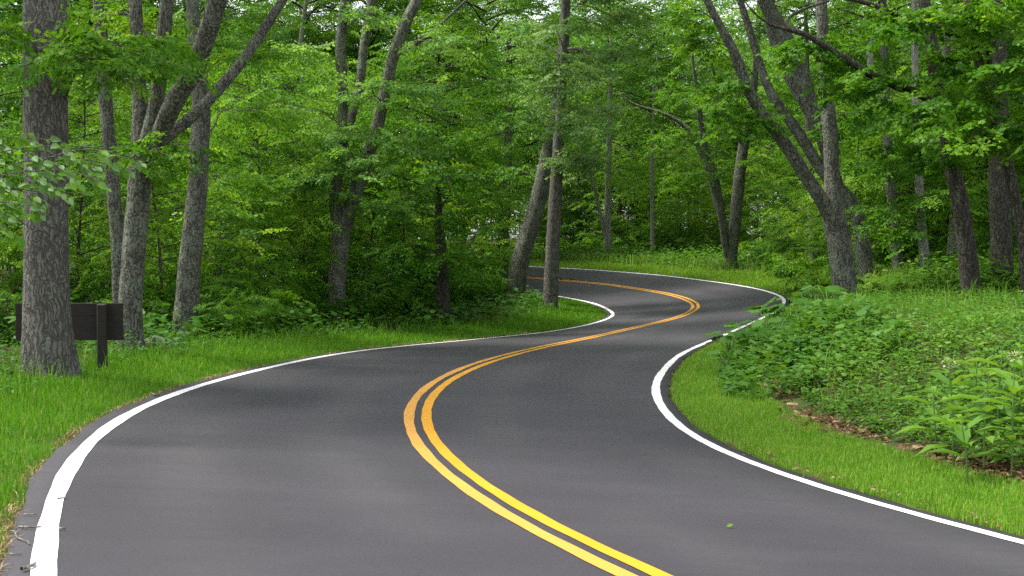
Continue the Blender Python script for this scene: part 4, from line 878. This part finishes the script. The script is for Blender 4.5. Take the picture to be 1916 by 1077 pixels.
# ------------------------------------------------------------------ litter
def litter(name, label, P, size, tint, gg, kind='oval', tilt=.5):
    n_ = len(P); a = gg.uniform(0, 6.283, n_); D = np.stack([np.cos(a), np.sin(a), gg.normal(0, .25, n_)], 1); Nn = np.array([0, 0, 1.]) + gg.normal(0, tilt, (n_, 3))
    v, fl, t = leaves(P + np.c_[np.zeros((n_, 2)), gg.uniform(.01, .05, n_)], D, Nn, size, np.clip(tint, 0, 1), kind); o = link(name, mesh_np(name, v, fl, M_DRY, t)); tag(o, label, 'leaf litter', None, 'stuff')
P, dd = verge_points(1, 12000, -3.5, 12, .9, 2.0, gg, .8)
nz = vnoise(P[:, 0], P[:, 1], 1.3, 4) * .22; k_ = np.abs(dd - 1.42 - nz * .6) + gg.normal(0, .08, len(P)) < .13 + .17 * vnoise(P[:, 0], P[:, 1], 1.7, 6)
P = P[k_]; litter('leaf_litter', 'brown dead leaves heaped between the right verge and the bank herbs', P, gg.uniform(.05, .11, len(P)), gg.normal(.55, .25, len(P)), gg, 'oak', .7)
P, dd = verge_points(-1, 11000, -7, 30, -.06, .11, gg, 1.3); keep = vnoise(P[:, 0], P[:, 1], 2.5, 8) + gg.normal(0, .6, len(P)) > -.2; P = P[keep]; P[:, 2] += .02
v, fl, t = blades(P, gg.uniform(.006, .02, len(P)), np.maximum(gg.uniform(.004, .009, len(P)), .0005 * P[:, 1]), np.clip(gg.normal(.82, .2, len(P)), 0, 1), gg, 7.0)
tag(link('straw', mesh_np('straw', v, fl, M_DRY, t)), 'pale dry straw and needles along the left edge of the asphalt', 'straw', None, 'stuff')
P, dd = verge_points(1, 900, -8, 30, -.06, .08, gg, 1.2); P[:, 2] += .02
litter('edge_litter', 'scattered brown leaf bits along the right asphalt edge', P, gg.uniform(.015, .05, len(P)), gg.normal(.45, .2, len(P)), gg, 'dia', .4)
P, dd = verge_points(-1, 6000, -6, 60, 2.2, 9, gg, 1.0); litter('forest_litter', 'dead leaves on the dim wood floor left of the road', P, gg.uniform(.05, .11, len(P)), gg.normal(.3, .2, len(P)), gg, 'dia', .4)

# twigs lying on the asphalt, one by one
def on_road(u, v):
    d = ray(u, v); Y = np.linspace(5, 40, 3500); k = Y / d[1]; x = d[0] * k; zr = d[2] * k + CZ
    st, lat, dd, ze = lateral(x, Y); zz = np.where(lat < 0, cl[st, 2] + (zL[st] - cl[st, 2]) * (-lat / offL[st]), cl[st, 2] + (zR[st] - cl[st, 2]) * (lat / offR[st]))
    j = int(np.argmax(zr < zz)); return np.array([x[j], Y[j], zz[j]])
for j, (pts, rd, lab) in enumerate([
    ([(40, 1070), (52, 1067), (62, 1063), (66, 1060)], .011, 'thick knobbly brown twig on the asphalt at the bottom left corner'), ([(18, 997), (27, 998), (33, 1009), (50, 1016), (55, 1021)], .005, 'thin crooked twig left of the white edge line'),
    ([(36, 989), (50, 990), (66, 990), (76, 989)], .007, 'short pale twig touching the left side of the white line'), ([(45, 965), (56, 966), (68, 965)], .005, 'straight brown twig lying above the pale twig'),
    ([(108, 936), (117, 935), (126, 934)], .007, 'small tan twig lying across the inner edge of the white line'), ([(110, 991), (116, 992), (122, 991)], .006, 'tiny curved twig just right of the white line'),
    ([(18, 1039), (30, 1040), (42, 1039)], .004, 'thin grey twig near the dry straw at the lower left'), ([(170, 827), (176, 827), (181, 826)], .004, 'dark sliver of twig lying on the white line'), ([(284, 739), (291, 741), (297, 739)], .012, 'bit of grey wood on the left asphalt shoulder')]):
    P = np.array([on_road(*p) for p in pts]); o0 = P[0].copy(); tw = tube_obj('twig', P - o0 + [0, 0, rd + .006], np.linspace(rd, rd * .7, len(P)), M_DEAD, None, sides=7, seg=.012, rough=.16, seed=j)
    tw.location = tuple(o0); tag(tw, lab, 'twig', 'twigs fallen on the asphalt')
p = on_road(1360, 989); lf = put_leaf(leaf_mesh('oval', M_LEAF_LIGHT, .8), None, p + [0, 0, .012], (.9, .3, .35), (0, -.5, 1), .05, 'fallen_leaf'); tag(lf, 'single green leaf lying on the right lane near the bottom', 'leaf')
for (u, v, s, lab) in [(1382, 868 - 2, .07, 'curled brown leaf on the right asphalt edge below the bank'), (1482, 886, .07, 'brown leaf lying by the right white line further down')]:
    p = hit(u, v); lf = put_leaf(leaf_mesh('oak', M_DRY, .6), None, p + [0, 0, .03], (.9, .2, .2), (.1, -.4, 1), s, 'dry_leaf'); tag(lf, lab, 'leaf')

# ------------------------------------------------------------------ brown wooden sign seen from behind
M_SIGN, n, l, b = new_mat('brown_sign_wood'); co = n.new('ShaderNodeTexCoord').outputs['Object']
nn = noise(n, l, 5, 6, .65, co, (1, 6, 14)); r = ramp(n, [(.3, (.012, .009, .007)), (.7, (.028, .021, .017))]); l.new(nn.outputs['Fac'], r.inputs[0]); l.new(r.outputs[0], b.inputs['Base Color']); b.inputs['Roughness'].default_value = .8
bp = n.new('ShaderNodeBump'); bp.inputs['Strength'].default_value = .4; bp.inputs['Distance'].default_value = .01; l.new(nn.outputs['Fac'], bp.inputs['Height']); l.new(bp.outputs[0], b.inputs['Normal'])
def box_mesh(name, sx, sy, sz, mat, bev=.012):
    x, y, z = sx / 2 - bev, sy / 2 - bev, sz / 2 - bev; V = []; import itertools
    for a in itertools.product((-1, 1), repeat=3):
        for ax in range(3): q = [a[0] * x, a[1] * y, a[2] * z]; q[ax] += a[ax] * bev; V.append(q)
    import bmesh
    bm = bmesh.new(); [bm.verts.new(q) for q in V]; bmesh.ops.convex_hull(bm, input=bm.verts); bmesh.ops.recalc_face_normals(bm, faces=bm.faces); me = bpy.data.meshes.new(name); bm.to_mesh(me); bm.free(); me.materials.append(mat); return me
pb = hit(192, 702); Ys = float(pb[1]); sg = thing('wooden_sign', tuple(pb), 'dark brown wooden signboard seen from behind, half hidden by the thick oak', 'sign', None, .0)
k_ = Ys / F; x0 = (27 - 192) * k_; x1 = (229 - 192) * k_; zt = at(192, 567, Ys)[2] - pb[2]; zb = at(192, 637, Ys)[2] - pb[2]
nP = 3; hh = (zt - zb) / nP
for j in range(nP): link('plank', box_mesh('plank', x1 - x0 - (.0, .01, .004)[j], .05, hh - .0008, M_SIGN, .003), sg, ((x0 + x1) / 2, .075 + (.0, .001, -.001)[j], zb + hh * (j + .5)))
for xx in (0, (52 - 192) * k_): link('post', box_mesh('post', .13, .10, zt + .40, M_SIGN, .015), sg, (xx, 0, (zt + .40) / 2 - .41))

# ------------------------------------------------------------------ mossy stones, fallen wood
M_ROCK, n, l, b = new_mat('mossy_stone'); co = n.new('ShaderNodeTexCoord'); nn = noise(n, l, 7, 6, .7, co.outputs['Object']); n2 = noise(n, l, 3, 5, .6, co.outputs['Object'])
r = ramp(n, [(.3, (.06, .058, .05)), (.6, (.20, .195, .18)), (.8, (.34, .34, .31))]); l.new(nn.outputs['Fac'], r.inputs[0])
ge = n.new('ShaderNodeNewGeometry'); se = n.new('ShaderNodeSeparateXYZ'); l.new(ge.outputs['Normal'], se.inputs[0])
mm = n.new('ShaderNodeMapRange'); mm.inputs['From Min'].default_value = 1.15; mm.inputs['From Max'].default_value = 1.35; l.new(math_(n, l, 'ADD', se.outputs['Z'], n2.outputs['Fac']), mm.inputs[0])
l.new(mixc(n, l, mm.outputs[0], r.outputs[0], (.05, .10, .02)), b.inputs['Base Color']); b.inputs['Roughness'].default_value = .9
bp = n.new('ShaderNodeBump'); bp.inputs['Distance'].default_value = .03; l.new(nn.outputs['Fac'], bp.inputs['Height']); l.new(bp.outputs[0], b.inputs['Normal'])
def rock(u, v, w_, h_, lab, seed):
    p = hit(u, v); import bmesh; bm = bmesh.new(); bmesh.ops.create_icosphere(bm, subdivisions=3, radius=1); g = np.random.default_rng(seed); d_ = unit(g.normal(0, 1, (9, 3))); c_ = g.uniform(.62, .95, 9)
    for q in bm.verts:
        x = np.array(q.co); m_ = 1.0
        for dd_, cc in zip(d_, c_): m_ = min(m_, cc / max(x.dot(dd_), 1e-3)) if x.dot(dd_) > 0 else m_
        x = x * m_ * (1 + .04 * math.sin(7 * x[0] + 5 * x[2] + seed)); q.co = (x[0] * w_, x[1] * w_ * .8, x[2] * h_)
    me = bpy.data.meshes.new('stone'); bm.to_mesh(me); bm.free(); me.materials.append(M_ROCK); me.polygons.foreach_set('use_smooth', np.ones(len(me.polygons), bool))
    o = link('stone', me, None, (p[0], p[1], p[2] + h_ * .45)); tag(o, lab, 'stone', 'mossy stones at the wood edge')
rock(297, 660, .30, .24, 'mossy grey stone between the two lichen-grey trunks', 4); rock(352, 664, .26, .10, 'flat low grey stone in grass below the single lichen trunk', 9)
Yf = 68.0; pf = at(1430, 482, Yf); fb = thing('fallen_branches', (pf[0], Yf, gz(pf[0], Yf)), 'tangle of bare fallen branches at the wood edge beyond the far bend', 'branch')
for j, P in enumerate([[(1395, 480), (1420, 470), (1450, 468), (1470, 462)], [(1405, 468), (1425, 484), (1445, 490)], [(1400, 490), (1430, 487), (1468, 490), (1490, 486)], [(1430, 465), (1440, 478), (1462, 480), (1480, 476)]]):
    tube_obj('branch', np.array([at(u, v, Yf + .3 * j) for u, v in P]) - np.array(fb.location), np.linspace(.07, .02, len(P)), M_DEAD, fb, sides=6, seg=.2, rough=.1, seed=j)

# ------------------------------------------------------------------ larger single plants, leaf by leaf
LM_LANCE = [leaf_mesh('lance', M_HERB, .85), leaf_mesh('lance', M_HERB, .96), leaf_mesh('lance', M_HERB, .72)]; LM_BROAD = [leaf_mesh('broad', M_HERB, .35), leaf_mesh('broad', M_HERB, .5), leaf_mesh('broad', M_HERB, .62)]
def milkweed(u, v, Y, H, lab, seed, flower=False, lean=(0, 0)):
    g = np.random.default_rng(seed); x = (u - CX) / F * Y; z0 = gz(x, Y); o = thing('milkweed', (x, Y, z0), lab, 'plant', 'tall pointed-leaf plants on the bank')
    ax = lambda t: np.array([lean[0] * t * t, lean[1] * t * t, H * t]); tube_obj('stem', [ax(t) + [0, 0, -.05 * (t == 0)] for t in (0, .35, .7, 1)], [.009, .008, .006, .004], M_STEM, o, sides=6, seg=.1)
    k = int(H / .105)
    for q in range(2, k + 1):
        t = q / k; a = q * 1.57 + g.normal(0, .25)
        for s in (0, math.pi):
            ln = (.29 if t < .85 else .16) * g.uniform(.75, 1.2) * (.8 + .4 * math.sin(t * 3))
            put_leaf(LM_LANCE[int(g.integers(0, 3))], o, ax(t), (math.cos(a + s), math.sin(a + s), .55 - .5 * (1 - t) + g.normal(0, .15)), (-.35 * math.cos(a + s), -.35 * math.sin(a + s), 1), ln)
    if flower:
        P = ax(1) + unit(g.normal(0, 1, (60, 3)) + [0, 0, .5]) * [.05, .05, .03]; D = unit(P - ax(1)); vv, fl, tt = leaves(P, D, g.normal(0, 1, P.shape), np.full(60, .022), g.uniform(0, 1, 60), 'dia'); link('flower_head', mesh_np('flower_head', vv, fl, M_FLOWER, tt), o)
milkweed(1788, 0, 11.9, .95, 'tall plant with pointed leaves and a whitish flower tuft, leftmost of the tall ones', 1, True, (-.05, 0))
milkweed(1845, 0, 11.6, .85, 'tall pointed-leaf plant right of the flowering one', 2, False, (.03, 0)); milkweed(1898, 0, 11.2, 1.05, 'tallest pointed-leaf plant, against the right picture edge', 3, True, (.02, .02))
milkweed(1815, 0, 11.2, .55, 'short drooping pointed-leaf plant low in front of the tall ones', 4, False, (-.08, -.05)); milkweed(1870, 0, 12.6, .9, 'pointed-leaf plant half hidden behind the tall ones', 5, False, (.05, 0)); milkweed(1925, 0, 11.9, .9, 'pointed-leaf plant cut by the right picture edge', 6, False, (-.05, 0))
milkweed(1755, 0, 12.5, .6, 'smaller pointed-leaf plant left of the flowering one', 7, False, (-.04, 0)); milkweed(1828, 0, 13.0, .85, 'pointed-leaf plant standing back between the first two tall ones', 8, False, (.02, 0)); milkweed(1905, 0, 12.6, .8, 'pointed-leaf plant behind the tallest one at the right', 9, False, (.03, 0))
def broadleaf(u, Y, H, nlv, ls, lab, seed, dead=False):
    g = np.random.default_rng(seed); x = (u - CX) / F * Y; z0 = gz(x, Y); o = thing('broadleaf_plant', (x, Y, z0), lab, 'plant', 'large lobed-leaf plants on the bank')
    for q in range(nlv):
        a = q * 2.4 + g.normal(0, .3); hh = H * g.uniform(.45, 1.0); ou = g.uniform(.25, .6) * H; tip = np.array([math.cos(a) * ou, math.sin(a) * ou, hh])
        tube_obj('stalk', [(0, 0, -.04), tip * [.35, .35, .6], tip], [.011, .008, .005], M_STEM, o, sides=5, seg=.15)
        put_leaf(LM_BROAD[int(g.integers(0, 3))], o, tip, (math.cos(a), math.sin(a), -.35 + g.normal(0, .15)), (.2 * g.normal(), .2 * g.normal(), 1), ls * g.uniform(.7, 1.2))
for j, (u, Y, H, nlv, ls, lab) in enumerate([(1368, 24.0, .52, 11, .30, 'large lobed-leaf plant at the tip of the bank nearest the white line'), (1405, 25.5, .62, 12, .32, 'tall lobed-leaf plant just right of the bank tip'), (1440, 25.0, .66, 12, .32, 'lobed-leaf plant with pale stalks in the middle of its cluster'),
        (1362, 20.5, .36, 9, .22, 'low dark lobed-leaf plant beside the grass verge'), (1478, 27.5, .72, 12, .32, 'lobed-leaf plant overhanging the white line beyond the bank tip'), (1515, 28.5, .72, 11, .32, 'lobed-leaf plant up the bank towards the dark many-stemmed tree'), (1452, 28.5, .66, 11, .30, 'lobed-leaf plant behind the cluster, half over the road edge'), (1415, 22.0, .45, 10, .26, 'small lobed-leaf plant low in front of its cluster'),
        (1550, 26.0, .6, 10, .28, 'lobed-leaf plant below the dark many-stemmed tree'), (1480, 23.5, .6, 10, .30, 'lobed-leaf plant in the shaded middle of the bank'), (1450, 22.0, .55, 10, .28, 'lobed-leaf plant beside the shaded middle of the bank'), (1518, 33.0, .8, 11, .34, 'lobed-leaf plant farthest along the bank, level with the far white line')]):
    broadleaf(u, Y, H, nlv, ls, lab, 50 + j)
def fern(u, Y, H, nf, lab, seed, tint=.8):
    g = np.random.default_rng(seed); x = (u - CX) / F * Y; o = thing('fern', (x, Y, gz(x, Y)), lab, 'fern', 'yellow-green ferns by the bank tree')
    for q in range(nf):
        a = q * 6.283 / nf + g.normal(0, .2); Ln = H * g.uniform(.8, 1.2); P = []; D = []; S = []
        for e in range(3, 16):
            t = e / 15; r_ = Ln * .75 * t; z = Ln * (.95 * t - .45 * t * t); wd = .22 * Ln * math.sin(math.pi * min(1, t * .9 + .12)) + .02
            for s in (1, -1): P.append((math.cos(a) * r_, math.sin(a) * r_, z)); D.append((math.cos(a + s * 1.2), math.sin(a + s * 1.2), -.15)); S.append(wd)
        vv, fl, tt = leaves(np.array(P), np.array(D), np.tile([0, 0, 1.], (len(P), 1)) + g.normal(0, .1, (len(P), 3)), np.array(S), np.clip(g.normal(tint, .08, len(P)), 0, 1), 'dia'); 
        rb = np.array([(math.cos(a) * Ln * .75 * t, math.sin(a) * Ln * .75 * t, Ln * (.95 * t - .45 * t * t) - .004) for t in np.linspace(0, 1, 9)]); sd_ = np.array([-math.sin(a), math.cos(a), 0]) * .006
        i0 = len(vv); vv = np.concatenate([vv, rb - sd_, rb + sd_]); q0 = i0 + np.arange(8); fl = fl + [np.stack([q0, q0 + 1, q0 + 10, q0 + 9], 1)]; tt = np.concatenate([tt, np.full(18, .6)])
        link('frond', mesh_np('frond', vv, fl, M_HERB, tt), o)
for j, (u, Y, H, lab) in enumerate([(1560, 34, 1.0, 'yellow-green fern just left of the dark bank tree'), (1610, 32, .9, 'yellow-green fern right of the dark bank tree foot'), (1640, 34, .9, 'fern between the two bank trunks'), (1530, 37, 1.0, 'fern overlooking the far white line'), (1670, 30, .8, 'fern on the bank top under the slim pale trunk')]): fern(u, Y, H, 9, lab, 70 + j)
